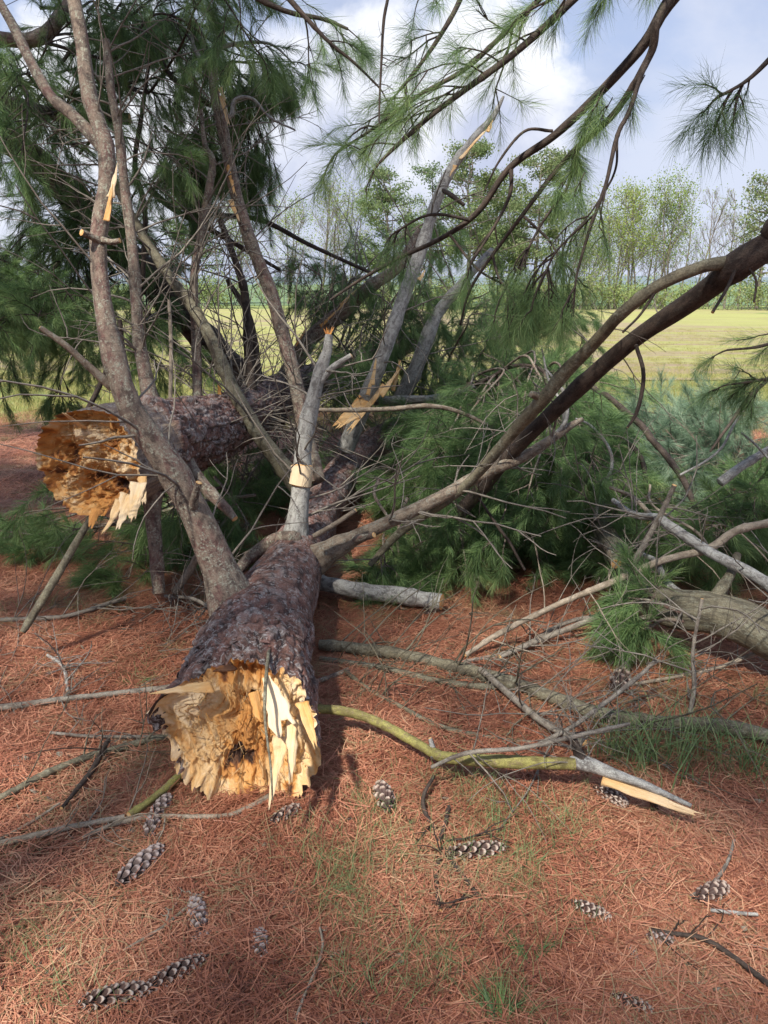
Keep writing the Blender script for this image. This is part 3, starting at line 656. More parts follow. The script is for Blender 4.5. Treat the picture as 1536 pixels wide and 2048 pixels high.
def bare_twigs(parent, p, r, n, L=(.25, .8), rr=.0048, seed=0, t0=.1, t1=1., up=.15, mtl='bark_twig', fork=2):
    rg = np.random.RandomState(900+seed); out = []; rad = []; t = np.gradient(p, axis=0)
    def walk(q, d, L_, r0, lv):
        K = 7; pts = [q]; cv = rg.normal(0, .25, 3)
        for i in range(K-1):
            d = unit(d+rg.normal(0, .10, 3)+cv*.22+np.array((0, 0, -.03))); q = q+d*L_/(K-1)
            if q[2] < .02: q[2] = .02+.01*rg.rand()
            pts.append(q)
        out.append(pts); rad.append(np.linspace(r0, r0*.4, K))
        if lv > 0:
            for _ in range(rg.randint(1, fork+2)):
                j = rg.randint(1, K-1); walk(pts[j], unit(d*.7+rg.normal(0, .55, 3)), L_*rg.uniform(.3, .65), r0*.6, lv-1)
    for _ in range(n):
        i = int((t0+(t1-t0)*rg.rand())*(len(p)-1)); d = unit(np.cross(t[i], rg.normal(size=3)))+unit(t[i])*.5+np.array((0, 0, up))
        walk(p[i].copy(), unit(d), rg.uniform(*L), rr*rg.uniform(.7, 1.5), 1 if rg.rand() < .75 else 2)
    mb = MB(); strips(mb, out, rad, 4); mb.build('twigs', M[mtl], parent, 'stuff')

def bough(parent, pts, rad, n=22, L=.5, kind='needle', mtl='bark_limb', droop=.25, t0=.3, seed=0, name='bough', dens=1., sc=1., wander=0.02, minz=.03, wob=.1, up=0., side=None):
    """a needled bough: its woody axis, its twigs and its needle tufts"""
    rg = np.random.RandomState(5000+seed); mb = MB(); p, r = tube(mb, pts, rad, seed=seed, wob=wob, wander=wander, knots=.3)
    p[:, 2] = np.maximum(p[:, 2], minz)
    o = mb.build(name, [M[mtl], M['wood']], parent)
    t = np.gradient(p, axis=0); t /= np.linalg.norm(t, axis=1)[:, None]; tw = []; tr = []; tp = []; td = []; ts = []
    def shoot(q, d, L_, r0, lv):
        K = 5; pts_ = [q]
        for i in range(K-1):
            d = unit(d+np.array((0, 0, -droop*.35+up*.3))+rg.normal(0, .10, 3)); q = q+d*L_/(K-1)
            if q[2] < minz: q = q.copy(); q[2] = minz+.02*rg.rand(); d[2] = abs(d[2])*.3
            pts_.append(q)
        tw.append(pts_); tr.append(np.linspace(r0, r0*.5, K))
        tp.append(pts_[-1]-d*.03); td.append(d+np.array((0, 0, .05))); ts.append(rg.uniform(.8, 1.15))
        for k in (2, 3):
            if rg.rand() < .6*dens: 
                tp.append(pts_[k]); td.append(unit(pts_[k+1]-pts_[k])); ts.append(rg.uniform(.7, 1.05))
        if lv > 0:
            for _ in range(rg.randint(2, 5)):
                k = rg.randint(1, K); dd = unit(d*.8+rg.normal(0, .45, 3)); shoot(pts_[k], dd, L_*rg.uniform(.35, .6), r0*.65, lv-1)
    for _ in range(int(n)):
        u = t0+(1-t0)*rg.rand()**.9; i = min(len(p)-1, int(u*(len(p)-1)))
        pp = np.cross(t[i], rg.normal(size=3)) if side is None else side+rg.normal(0, .35, 3)
        shoot(p[i], unit(unit(pp)*.8+t[i]*.7+np.array((0, 0, up))), L*(1.15-.6*u)*rg.uniform(.6, 1.15), .0042, 1)
    shoot(p[-1], t[-1], L*.35, .004, 1)
    mb = MB(); strips(mb, tw, tr, 4); mb.build('twigs', M[mtl], o, 'stuff')
    tp = np.array(tp); td = np.array(td); tp[:, 2] = np.maximum(tp[:, 2], minz)
    global rng
    scatter('needles', tp, dir_euler(td), np.array(ts)*sc, kind, o); return o, p
def sag(A, B, k=5, s=.15, j=.08):
    A = np.asarray(A, float); B = np.asarray(B, float); L = np.linalg.norm(B-A); u = np.linspace(0, 1, k)[:, None]
    q = A+(B-A)*u; q[:, 2] += (np.sin(u[:, 0]*math.pi)*s)*L; q[1:-1] += rng.normal(0, j*L*.5, (k-2, 3)); return q
_bs = [0]
def fill(parent, hub, n, X, Y, D, kind='needle', L=.42, nt_=15, mtl='bark_limb', r0=.011, sagk=.12, t0=.45, droop=.3, dens=1., sc=1., minz=.04, hubj=.2, up=0.):
    for _ in range(n):
        _bs[0] += 1; A = np.asarray(hub)+rng.normal(0, hubj, 3); A[2] = max(A[2], .08); B = P(rng.uniform(*X), rng.uniform(*Y), rng.uniform(*D)); B[2] = max(B[2], minz)
        bough(parent, sag(A, B, 5, sagk), np.linspace(r0, .004, 5), nt_, L, kind, mtl, droop, t0, _bs[0], dens=dens, sc=sc, minz=minz, up=up)

# ---- the near fallen trunk
tA = thing('fallen_pine', 'nearest fallen pine trunk with orange splintered break facing us and flaky purple bark', 'fallen tree', G(500, 1500))
rowsA = [(492, 1452, .20, .215), (512, 1300, .21, .203), (576, 1150, .19, .150), (648, 1010, .19, .125), (702, 930, .22, .122), (780, 868, .4, .12), (930, 800, .8, .10), (1060, 740, 1.2, .07)]
ptA = np.array([G(a, b, h) if i < 5 else P(a, b, (0, 0, 0, 0, 0, 6.6, 7.8, 8.8)[i]) for i, (a, b, h, r_) in enumerate(rowsA)]); raA = np.array([r_[3] for r_ in rowsA])
def bump_at(th, deg, wid):
    d = (np.degrees(th)-deg+180) % 360-180; return np.exp(-(d/wid)**2)
def jagA(th):
    q = np.stack((np.cos(th), np.sin(th), th*0), -1)
    return .03-.075*np.sin(th)+.035*fbm(q*2.6, 2, 3)+.035*np.abs(fbm(q*9, 3, 4))+.028*fbm(q*30, 2, 6)+.09*bump_at(th, 24, 12)+.06*bump_at(th, 203, 8)+.10*bump_at(th, 256, 7)+.03*bump_at(th, 300, 14)+.04*bump_at(th, 225, 6)
def flareA(th):
    q = np.stack((np.cos(th), np.sin(th), th*0), -1)
    return .0+.018*fbm(q*3, 2, 8)+.085*bump_at(th, 24, 14)+.02*bump_at(th, 200, 9)-.02*bump_at(th, 310, 40)-.015*bump_at(th, 120, 30)
def capA(ro, th, J):
    x = ro*np.cos(th); y = ro*np.sin(th); q = np.stack((x, y, x*0), -1); wx = x+.12*fbm(q*2.2, 2, 61)
    big = fbm(q*1.9, 3, 41); fib = fbm(np.stack((wx*34, y*2.2, x*0), -1), 4, 47); st_ = fbm(np.stack((wx*11, y*1.3, x*0+4), -1), 3, 48); fine = fbm(q*34, 3, 44)
    sv = (big+.5*st_)*3; steps = (np.floor(sv)+sst(sv-np.floor(sv), .35, .65))/3                     # torn ledges between the layers
    hole = np.exp(-(((x+.08)/.10)**2+((y-.42)/.07)**2))+.8*np.exp(-(((x+.05)/.28)**2+((y-.78)/.10)**2))
    heart = np.exp(-(((x-.02)/.42)**2+((y-.05)/.60)**2)**1.5)
    plane = -.06*y+.035*(1-ro**2)-.05*heart
    inner = plane+.040*steps+.016*st_+.007*fib+.0012*fine-.07*hole
    rot = sst(fbm(q*3.4+5, 4, 49)+.75*np.exp(-(((x+.0)/.42)**2+((y+.55)/.26)**2))-.25*heart, .40, .75)
    hgt = J*ro**12+(.03-.075*y/max(ro, .05)*ro)*(ro**3-ro**14)*.6+inner*(1-ro**9)+rot*.007*fbm(q*40, 2, 50)
    tone = .22+.34*heart+.22*st_+.16*fib-.12*sst(steps, .1, .3)+.62*rot+.35*np.clip(hole, 0, 1)+.14*sst(y, .45, .8)
    return hgt, tone
pA, rA, frA, vA = trunk('trunk', tA, ptA, raA, None, M['bark_trunk'], jagA, plates=20, amp=.014, nth=240, ds=.012, seed=3, capf=capA, caps=80, flare=flareA, fadeL=.62, fmin=.10, stretch=.5)
# loose bark plates on the upper half near the break
def plate_mesh(seed):
    r = np.random.RandomState(seed); k = 9; a = np.sort(r.rand(k)*6.283); rr = .5*(.7+.5*r.rand(k)); ring = np.stack((np.cos(a)*rr*1.25, np.sin(a)*rr, r.normal(0, .04, k)), -1)
    top = ring*np.array((.86, .86, 1))+np.array((0, 0, .12)); cen = np.array([[0, 0, .17+.05*r.rand()]])
    v = np.vstack((ring, top, cen)); q = [(i, (i+1) % k, k+(i+1) % k, k+i) for i in range(k)]; t_ = [(k+i, k+(i+1) % k, 2*k) for i in range(k)]
    mb = MB(); mb.add(v, q, t_, cyl=v*.05+seed, plate=np.full(len(v), r.rand()), crack=np.ones(len(v))); return mb.mesh('bark_plate', [M['bark_trunk']], False)
pmeshes = [plate_mesh(i) for i in range(14)]
def add_plates(parent, v, rows, n, lo=.012, hi=.034, seed=1):
    rg = np.random.RandomState(seed); K, NT_, _ = v.shape
    for _ in range(n):
        i = int(rows[0]+(rows[1]-rows[0])*rg.rand()**1.2); j = rg.randint(NT_)
        a = v[i, j]; du = unit(v[min(i+2, K-1), j]-v[max(i-2, 0), j]); dv = unit(v[i, (j+2) % NT_]-v[i, j-2]); nn = unit(np.cross(dv, du))
        if nn[2] < -.15 or nn[1] > .5: continue
        s_ = rg.uniform(lo, hi); tilt = rg.uniform(-.1, .32); nn2 = unit(nn+du*tilt); du2 = unit(np.cross(nn2, dv)); dv2 = np.cross(du2, nn2)*-1
        o = bpy.data.objects.new('bark_plate', pmeshes[rg.randint(len(pmeshes))]); col.objects.link(o); o.parent = parent
        Mx = Matrix(((dv2[0]*s_, du2[0]*s_*1.25, nn2[0]*s_*.6, a[0]), (dv2[1]*s_, du2[1]*s_*1.25, nn2[1]*s_*.6, a[1]), (dv2[2]*s_, du2[2]*s_*1.25, nn2[2]*s_*.6, a[2]), (0, 0, 0, 1)))
        o.matrix_local = Matrix.Translation(-parent.location) @ Mx
add_plates(tA, vA, (5, 52), 300, .010, .030, seed=4)
# splinters of the break: (base px,py,d) -> (tip px,py,d), widths, tone
for i, (a, b, w0, w1, tn, bd, lb) in enumerate([
        ((532, 1350, 2.16), (566, 1452, 2.06), .030, .080, -.02, -.05, 'broad pale cream wood flake'),
        ((425, 1368, 2.24), (314, 1384, 2.12), .05, .010, .28, .0, 'long pale splinter pointing left'),
        ((604, 1400, 2.16), (629, 1490, 2.04), .045, .008, .26, .05, None),
        ((566, 1470, 2.12), (541, 1600, 1.97), .050, .012, .10, .02, 'pale splinter reaching down to the needles'),
        ((586, 1440, 2.12), (582, 1560, 2.0), .040, .014, .16, .04, None), 
        ((505, 1385, 2.13), (520, 1440, 2.10), .03, .02, .42, .0, None),
        ((470, 1330, 2.3), (432, 1342, 2.2), .03, .015, .8, .1, None)]):
    o = shard(tA, P(*a), P(*b), w0, w1, .010, tn, seed=i, bend=bd)
    if lb: o['label'] = lb
def fibres(parent, cen, ax, rad, n, seed, Lr=(.012, .05), off=(.0, .06)):
    rg = np.random.RandomState(seed); out = []; rd = []; a = unit(np.cross(ax, (0, 0, 1))); b_ = np.cross(a, ax)
    for _ in range(n):
        ro = rad*rg.rand()**.6; th = rg.rand()*6.283; q = cen+a*math.cos(th)*ro+b_*math.sin(th)*ro*.95+ax*rg.uniform(*off); d = unit(ax+rg.normal(0, .45, 3)); L = rg.uniform(*Lr); cv = rg.normal(0, .3, 3)
        pts = [q]
        for k in range(4): d = unit(d+cv*.3); q = q+d*L/4; pts.append(q)
        out.append(pts); rd.append(np.linspace(1, .25, 5)*rg.uniform(.0008, .0026))
    mb = MB(); strips(mb, out, rd, 3); mb.at['tone'] = [(0, np.repeat(rg.uniform(.15, .6, n), 15))]; mb.build('fibres', M['wood'], parent, 'stuff')
fibres(tA, pA[0], -frA[0][0], rA[0]*.98, 420, 5, off=(-.03, .08))
# limbs of the near trunk
L1, p1, r1 = limb(tA, 'limb', [(480, 1250, 2.95, 66), (460, 1195, 2.96, 50), (440, 1140, 2.96, 43), (390, 1025, 2.9, 36), (330, 920, 2.85, 32), (262, 820, 2.8, 30), (228, 715, 2.8, 26), (205, 600, 2.8, 21), (196, 480, 2.8, 20), (212, 380, 2.8, 19), (212, 290, 2.8, 20), (180, 200, 2.8, 17), (165, 90, 2.8, 16), (140, -40, 2.8, 15)], seed=1, knots=.5)
L1['label'] = 'long curved limb crossing in front of the raised log'
limb(L1, 'side_limb', [(212, 300, 2.8, 17), (150, 235, 2.85, 14), (100, 190, 2.9, 13), (60, 120, 2.95, 12), (20, 40, 3., 11), (-30, -40, 3., 10)], seed=2)
limb(L1, 'stub', [(225, 775, 2.8, 13), (180, 735, 2.75, 9), (130, 690, 2.7, 8), (80, 655, 2.66, 6)], seed=3, cut1=True, mtl='bark_tan')
limb(L1, 'stub', [(385, 1015, 2.85, 11), (392, 985, 2.8, 9), (398, 965, 2.78, 8)], seed=4, cut1=True)
limb(L1, 'stub', [(200, 482, 2.78, 9), (180, 472, 2.75, 8), (163, 465, 2.72, 8)], seed=5, cut1=True)
limb(L1, 'stub', [(205, 480, 2.78, 8), (225, 484, 2.75, 7), (240, 481, 2.74, 6)], seed=6, cut1=True)
shard(L1, P(222, 395, 2.76), P(232, 330, 2.74), .035, .006, .006, -.05, seed=71); bare_twigs(L1, p1, r1, 12, (.2, .7), .005, 1)
shard(L1, P(208, 440, 2.74), P(222, 370, 2.72), .03, .01, .005, .2, seed=72)
L2, p2, r2 = limb(tA, 'limb', [(588, 1110, 3.75, 46), (595, 1040, 3.7, 24), (603, 965, 3.68, 21), (608, 880, 3.66, 21), (626, 800, 3.64, 18), (640, 745, 3.62, 15), (655, 700, 3.6, 11), (658, 670, 3.6, 9)], seed=7, mtl='bark_grey', cut1=True, knots=.25)
L2['label'] = 'grey upright broken limb with a peeled square of pale wood'
mb = MB(); pp, rr_ = pl((600, 970, 3.675, 22.4), (603, 952, 3.67, 22.4), (604, 932, 3.668, 22.4)); tube(mb, pp, rr_, 14, .01, .04, 7); mb.build('peeled_patch', M['wood'], L2)
limb(L2, 'stub', [(640, 762, 3.62, 10), (668, 733, 3.6, 8), (703, 711, 3.58, 6)], seed=8, mtl='bark_grey', cut1=True)
bare_twigs(L2, p2, r2, 16, (.25, .8), .005, 2, .2)
for k in range(5): shard(L2, P(657, 678, 3.6), P(648+k*5, 658-3*(k % 2), 3.6), .012, .004, .003, .5, seed=80+k)
L3, p3, r3 = limb(tA, 'limb', [(604, 985, 4.5, 22), (560, 925, 4.45, 19), (505, 850, 4.4, 18), (460, 765, 4.4, 16), (425, 685, 4.4, 15), (392, 625, 4.4, 13), (330, 540, 4.4, 12), (262, 430, 4.4, 10), (215, 330, 4.4, 8), (180, 250, 4.4, 6)], seed=9, mtl='bark_olive')
bare_twigs(L3, p3, r3, 26, (.3, 1.0), .0052, 3)
L4, p4, r4 = limb(tA, 'limb', [(628, 1122, 3.62, 40), (662, 1100, 3.6, 26), (705, 1078, 3.55, 19), (775, 1045, 3.5, 16), (880, 995, 3.5, 15), (960, 950, 3.5, 14), (1045, 915, 3.5, 13), (1100, 880, 3.52, 11), (1140, 852, 3.55, 9), (1165, 838, 3.56, 6)], seed=10, mtl='bark_tan', cut1=True)
L4['label'] = 'long pale limb reaching right over the green boughs'
bare_twigs(L4, p4, r4, 18, (.2, .7), .005, 4, .2)
limb(L4, 'stub', [(705, 1078, 3.54, 11), (735, 1074, 3.45, 8), (748, 1070, 3.42, 7)], seed=11, cut1=True)
for rows in ([(1130, 858, 3.54, 6), (1122, 810, 3.5, 4), (1098, 765, 3.5, 3), (1085, 700, 3.5, 2)], [(1110, 870, 3.53, 6), (1132, 840, 3.5, 5), (1128, 790, 3.5, 4), (1090, 740, 3.5, 3)]): limb(L4, 'side_limb', rows, seed=12, mtl='bark_grey', wander=.02)
L5, p5, r5 = limb(tA, 'limb', [(625, 960, 4.7, 20), (612, 870, 4.65, 18), (590, 760, 4.6, 17), (563, 660, 4.6, 17), (543, 590, 4.6, 16), (500, 480, 4.6, 15), (470, 380, 4.6, 14), (448, 270, 4.6, 13), (430, 190, 4.6, 12), (428, 110, 4.6, 11), (447, 60, 4.6, 6)], seed=13, cut1=True, knots=.7)
L5['label'] = 'tall bare limb with torn orange patches in the middle'
limb(L5, 'side_limb', [(446, 235, 4.6, 7), (462, 232, 4.6, 6), (470, 200, 4.6, 5), (505, 198, 4.6, 4), (540, 235, 4.6, 3), (590, 260, 4.6, 2)], seed=14, mtl='bark_grey')
limb(L5, 'side_limb', [(428, 130, 4.6, 7), (405, 120, 4.6, 6), (388, 95, 4.6, 5), (384, 70, 4.6, 4)], seed=15, mtl='bark_grey')
limb(L5, 'side_limb', [(430, 100, 4.6, 6), (470, 88, 4.6, 5), (540, 88, 4.6, 3), (590, 130, 4.6, 2)], seed=16, mtl='bark_grey')
bare_twigs(L5, p5, r5, 24, (.3, .9), .005, 5)
for k, (a, b) in enumerate([((455, 330), (470, 390)), ((443, 190), (456, 250)), ((462, 400), (478, 440)), ((440, 175), (450, 200))]): shard(L5, P(*a, 4.52), P(*b, 4.5), .03, .015, .01, .16, seed=90+k)
L6, p6, r6 = limb(tA, 'limb', [(690, 900, 5.2, 22), (735, 790, 5.1, 19), (770, 700, 5., 17), (805, 600, 5., 16), (838, 510, 5., 15), (872, 405, 5., 13), (905, 335, 5., 12), (950, 275, 5., 10), (985, 235, 5., 8), (1007, 193, 5., 3)], seed=17, mtl='bark_grey', knots=.6)
L6['label'] = 'pale grey limb ending in a bare pointed tip against the sky'
for k, (a, b) in enumerate([((920, 318), (972, 258)), ((910, 330), (900, 350)), ((975, 262), (985, 240)), ((745, 770), (752, 718)), ((735, 790), (748, 745)), ((838, 560), (850, 540))]): shard(L6, P(*a, 4.93), P(*b, 4.93), .03, .01, .01, .12, seed=100+k)
limb(L6, 'stub', [(885, 380, 4.98, 5), (905, 392, 4.9, 6), (928, 410, 4.85, 4)], seed=18, mtl='bark_dark'); bare_twigs(L6, p6, r6, 16, (.3, .9), .005, 6, .05, .8)
L7, p7, r7 = limb(tA, 'limb', [(790, 820, 6., 20), (830, 740, 5.8, 18), (860, 660, 5.7, 16), (880, 620, 5.7, 14), (930, 560, 5.6, 11), (985, 500, 5.6, 8)], seed=19, mtl='bark_grey'); bare_twigs(L7, p7, r7, 10, (.3, .8), .005, 7)
limb(tA, 'limb', [(590, 1080, 3.6, 22), (550, 1080, 3.7, 17), (500, 1115, 3.7, 14), (470, 1150, 3.6, 12)], seed=20)
limb(tA, 'limb', [(630, 820, 4.2, 5), (700, 820, 4.1, 6), (780, 818, 4.1, 6), (860, 812, 4.1, 6), (930, 828, 4.1, 5), (1010, 870, 4.1, 3)], seed=21, mtl='bark_tan', cut0=True)
limb(tA, 'limb', [(750, 800, 6., 12), (800, 800, 5.8, 10), (880, 795, 5.6, 9), (950, 772, 5.5, 6)], seed=22, mtl='bark_grey')
limb(tA, 'limb', [(640, 960, 4.5, 14), (625, 900, 4.6, 12), (600, 830, 4.6, 9)], seed=23)
o_, _, _ = limb(tA, 'stub', [(628, 1072, 3.45, 6), (670, 1048, 3.4, 6), (712, 1020, 3.36, 5)], seed=24, mtl='bark_pale', cut1=True); o_['label'] = 'short tan stub standing on the trunk'
for k, (a, b, d_, wd) in enumerate([((735, 800), (675, 850), 5., .14), ((770, 770), (700, 855), 5., .06), ((790, 745), (800, 735), 5., .03), ((760, 790), (795, 740), 4.95, .05), ((785, 780), (800, 725), 4.95, .03)]): shard(tA, P(*a, d_), P(*b, d_-.1), wd, wd*.5, .02, .16, seed=110+k)
o_, _, _ = limb(tA, 'stub', [(541, 1210, 2.75, 4), (538, 1290, 2.45, 4), (531, 1370, 2.1, 4.5), (530, 1440, 2.0, 3.5), (541, 1530, 1.9, 3), (545, 1600, 1.88, 2)], seed=25, mtl='bark_olive', knots=0, wob=.2); o_['label'] = 'thin dead twig lying down the broken face'
bare_twigs(tA, pA[20:], rA[20:], 55, (.5, 1.6), .0048, 8, .25, .9, .3)

# ---- the raised second log
tC = thing('fallen_pine', 'raised second fallen pine with ragged orange end behind the curved limb', 'fallen tree', G(318, 1185))
ptC = np.array([P(188, 925, 3.15), P(250, 905, 3.42), P(335, 880, 3.85), P(450, 848, 4.6), P(560, 790, 5.9), P(680, 740, 7.2), P(820, 690, 9.)]); raC = np.array([.235, .235, .195, .17, .15, .13, .08])
def jagC(th):
    q = np.stack((np.cos(th), np.sin(th), th*0), -1); return .02+.06*fbm(q*2, 2, 13)+.05*np.abs(fbm(q*8, 3, 14))+.02*fbm(q*28, 2, 16)
def capC(ro, th, J):
    x = ro*np.cos(th); y = ro*np.sin(th); q = np.stack((x, y, x*0), -1)
    big = fbm(q*2.1+3, 3, 51); rid = np.abs(fbm(q*np.array((4, 6., 1)), 4, 53)); fine = fbm(q*22, 3, 54)
    st2 = fbm(np.stack((x*9, y*20, x*0), -1), 3, 57); sv = (big+.3*rid+.3*st2)*3; stepc = (np.floor(sv)+sst(sv-np.floor(sv), .35, .65))/3
    ringy = np.sin(np.hypot(x-.1, y+.1)*60+big*9)*.007
    hgt = J*ro**12+(-.055*(1-ro**2)+.05*big+.06*stepc+.022*rid+.010*st2+.008*fine+ringy*.6)*(1-ro**9)
    tone = .30-.16*sst(y, .2, .8)+.22*sst(-big, -.05, .45)+.42*sst(fbm(q*3.3+9, 4, 59), .12, .4)*(ro > .25)-.22*sst(stepc, .1, .4)+.15*st2+.05*np.sin(np.hypot(x-.1, y+.1)*60+big*9)
    return hgt, tone
pC, rC, frC, vC = trunk('trunk', tC, ptC, raC, None, M['bark_trunk'], jagC, plates=17, amp=.018, nth=220, ds=.014, seed=9, capf=capC, caps=80, stretch=.35, fadeL=3., fmin=.4, bare=.42)
add_plates(tC, vC, (14, 110), 220, .012, .030, seed=6)
for i, (a, b, w0, w1, tn) in enumerate([((262, 985, 3.0), (232, 1058, 2.88), .07, .02, .04), ((280, 965, 3.0), (262, 1035, 2.9), .06, .03, .08), ((245, 1000, 3.0), (205, 1062, 2.9), .05, .01, .12), ((285, 950, 3.05), (285, 1005, 2.95), .04, .02, .06),
((165, 845, 3.12), (135, 822, 3.02), .06, .03, .14), ((195, 1015, 3.05), (180, 1050, 2.96), .05, .02, .4)]): shard(tC, P(*a), P(*b), w0, w1, .014, tn, seed=30+i)
fibres(tC, pC[0], -frC[0][0], rC[0]*.95, 350, 6, off=(-.02, .07))
# bare wood streaks where bark came off
for i, (a, b, w0, w1, tn) in enumerate([((200, 826, 3.20), (245, 830, 3.35), .06, .03, .12), ((215, 838, 3.16), (250, 846, 3.32), .05, .03, .22), ((240, 915, 3.12), (270, 910, 3.24), .03, .03, .2), ((250, 930, 3.12), (275, 930, 3.22), .03, .02, .25), ((225, 850, 3.12), (246, 865, 3.25), .05, .03, .3)]): shard(tC, P(*a), P(*b), w0, w1, .008, tn, seed=50+i, nrm=(.3, -.7, .4))
C1, q1, s1 = limb(tC, 'limb', [(305, 850, 4., 40), (298, 785, 4., 19), (278, 680, 4., 14), (270, 560, 4., 13), (262, 470, 4., 12), (250, 380, 4.0, 11), (238, 270, 4., 10), (222, 180, 4., 9), (213, 80, 4., 8)], seed=31, mtl='bark_limb'); bare_twigs(C1, q1, s1, 34, (.3, 1.), .0052, 11)
C2, q2, s2 = limb(tC, 'limb', [(505, 800, 5., 14), (497, 700, 5., 11), (490, 590, 5., 10), (470, 520, 5., 8), (440, 440, 5., 7)], seed=32, mtl='bark_dark'); bare_twigs(C2, q2, s2, 18, (.3, .9), .005, 12)
C3, q3, s3 = limb(tC, 'limb', [(395, 820, 4.4, 12), (393, 700, 4.5, 11), (388, 560, 4.5, 10), (402, 470, 4.5, 10), (418, 380, 4.5, 10), (425, 320, 4.5, 8), (410, 290, 4.5, 6), (402, 220, 4.5, 4)], seed=33, mtl='bark_limb'); bare_twigs(C3, q3, s3, 24, (.3, .9), .005, 13)
C4, q4, s4 = limb(tC, 'limb', [(560, 775, 5.9, 24), (600, 705, 5.8, 20), (640, 660, 5.7, 19), (690, 620, 5.6, 17), (745, 570, 5.5, 15), (795, 535, 5.5, 12), (840, 460, 5.5, 9)], seed=34, mtl='bark_limb'); bare_twigs(C4, q4, s4, 22, (.3, .9), .005, 14)
for k, (a, b) in enumerate([((640, 652), (690, 605)), ((590, 690), (612, 655)), ((680, 610), (720, 572))]): shard(C4, P(*a, 5.55), P(*b, 5.5), .035, .012, .01, .25, seed=120+k)
limb(tC, 'limb', [(305, 985, 3.55, 24), (306, 1040, 3.55, 18), (312, 1110, 3.56, 16), (318, 1185, 3.58, 15)], seed=35, cut1=True)
limb(tC, 'limb', [(365, 915, 3.75, 24), (385, 940, 3.65, 16), (420, 985, 3.55, 14), (455, 1020, 3.5, 11), (470, 1038, 3.48, 8)], seed=36, cut1=True)
limb(tC, 'limb', [(185, 1030, 3.2, 8), (150, 1090, 3.15, 9), (100, 1175, 3.1, 10), (60, 1240, 3.08, 10), (45, 1265, 3.06, 7)], seed=37, mtl='bark_olive', cut1=True)
limb(tC, 'limb', [(340, 830, 4.1, 5), (342, 700, 4.1, 5), (338, 600, 4.1, 4)], seed=38, mtl='bark_pale', cut1=True)
shard(tC, P(440, 800, 4.5), P(437, 765, 4.5), .03, .015, .012, .42, seed=130)
for rows in ([(262, 790, 4.05, 8), (245, 700, 4.1, 7), (240, 640, 4.1, 5)], [(170, 830, 4.2, 7), (200, 770, 4.2, 6), (230, 700, 4.2, 5)], [(520, 770, 5.3, 9), (500, 640, 5.3, 8), (455, 560, 5.3, 6)], [(560, 770, 5.8, 8), (480, 735, 5.6, 6), (420, 720, 5.5, 4)]): limb(tC, 'side_limb', rows, seed=39, mtl='bark_dark')
bare_twigs(tC, pC[30:], rC[30:], 110, (.35, 1.4), .0048, 15, .12, .8, .4)
bare_twigs(tC, pC[60:], rC[60:], 80, (.3, 1.), .0045, 16, .0, .7, -.4)

# ---- the grey curved log on the right
tD = thing('fallen_log', 'smooth grey olive log curving out of the photo at the right', 'log', G(1400, 1300))
ptD = np.array([P(1200, 960, 4.6), P(1195, 1030, 4.2), P(1232, 1110, 3.75), P(1285, 1190, 3.35), P(1350, 1218, 3.15), P(1430, 1226, 3.05), P(1520, 1258, 2.95), P(1640, 1325, 2.8)]); raD = np.array([.035, .05, .058, .068, .076, .083, .088, .09])
pD, rD, frD, vD = trunk('trunk', tD, ptD, raD, None, M['bark_olive'], lambda th: .02*np.sin(th*5), plates=7, amp=.0015, nth=72, ds=.03, seed=15, capf=lambda ro, th, J: (J*ro, th*0+.4), caps=8)
D1, d1, _ = limb(tD, 'limb', [(1640, 1260, 2.9, 15), (1536, 1168, 3.0, 14), (1430, 1110, 3.1, 13), (1390, 1085, 3.15, 12), (1340, 1052, 3.2, 12), (1315, 1035, 3.3, 10), (1270, 1030, 3.4, 8), (1225, 1000, 3.5, 6)], seed=41, mtl='bark_grey')
D2, d2, s_ = limb(tD, 'limb', [(1430, 1195, 3.05, 16), (1460, 1150, 3.1, 12), (1475, 1110, 3.2, 9)], seed=42, mtl='bark_olive')
D3, d3, _ = limb(tD, 'limb', [(1440, 965, 3.6, 12), (1480, 935, 3.6, 11), (1536, 900, 3.6, 9), (1600, 860, 3.6, 7)], seed=43, mtl='bark_grey')
limb(tD, 'limb', [(1370, 1195, 3.2, 10), (1340, 1160, 3.3, 9), (1320, 1120, 3.3, 7), (1290, 1105, 3.4, 5)], seed=44, mtl='bark_grey', wander=.02)
limb(tD, 'limb', [(1235, 1125, 3.7, 12), (1220, 1095, 3.6, 14), (1232, 1128, 3.45, 12)], seed=45, mtl='bark_tan', cut1=True)
limb(tD, 'limb', [(1195, 1060, 4.2, 16), (1208, 980, 4.4, 12), (1215, 880, 4.6, 8)], seed=46, mtl='bark_olive')
for k, rows in enumerate([[(1190, 1040, 3.9, 5), (1195, 980, 3.9, 5), (1220, 930, 3.9, 4), (1215, 890, 3.9, 4), (1180, 850, 3.9, 3), (1150, 835, 3.9, 2)], [(1220, 975, 3.7, 4), (1262, 1000, 3.6, 5), (1300, 1030, 3.4, 5), (1320, 1045, 3.3, 5)],
                          [(1360, 950, 3.5, 3), (1440, 900, 3.5, 3), (1475, 850, 3.5, 3), (1495, 820, 3.5, 2)], [(1300, 970, 3.6, 3), (1310, 1010, 3.5, 3), (1400, 1070, 3.4, 4), (1440, 1110, 3.3, 3)], [(1540, 920, 3.5, 3), (1515, 890, 3.5, 3), (1490, 870, 3.5, 2)]]): limb(tD, 'side_limb', rows, seed=47+k, mtl='bark_pale' if k % 2 else 'bark_grey', wander=.02)
bare_twigs(tD, pD, rD, 22, (.2, .7), .0042, 17, 0., .8, .5); bare_twigs(D1, d1, None, 16, (.3, .7), .004, 18)

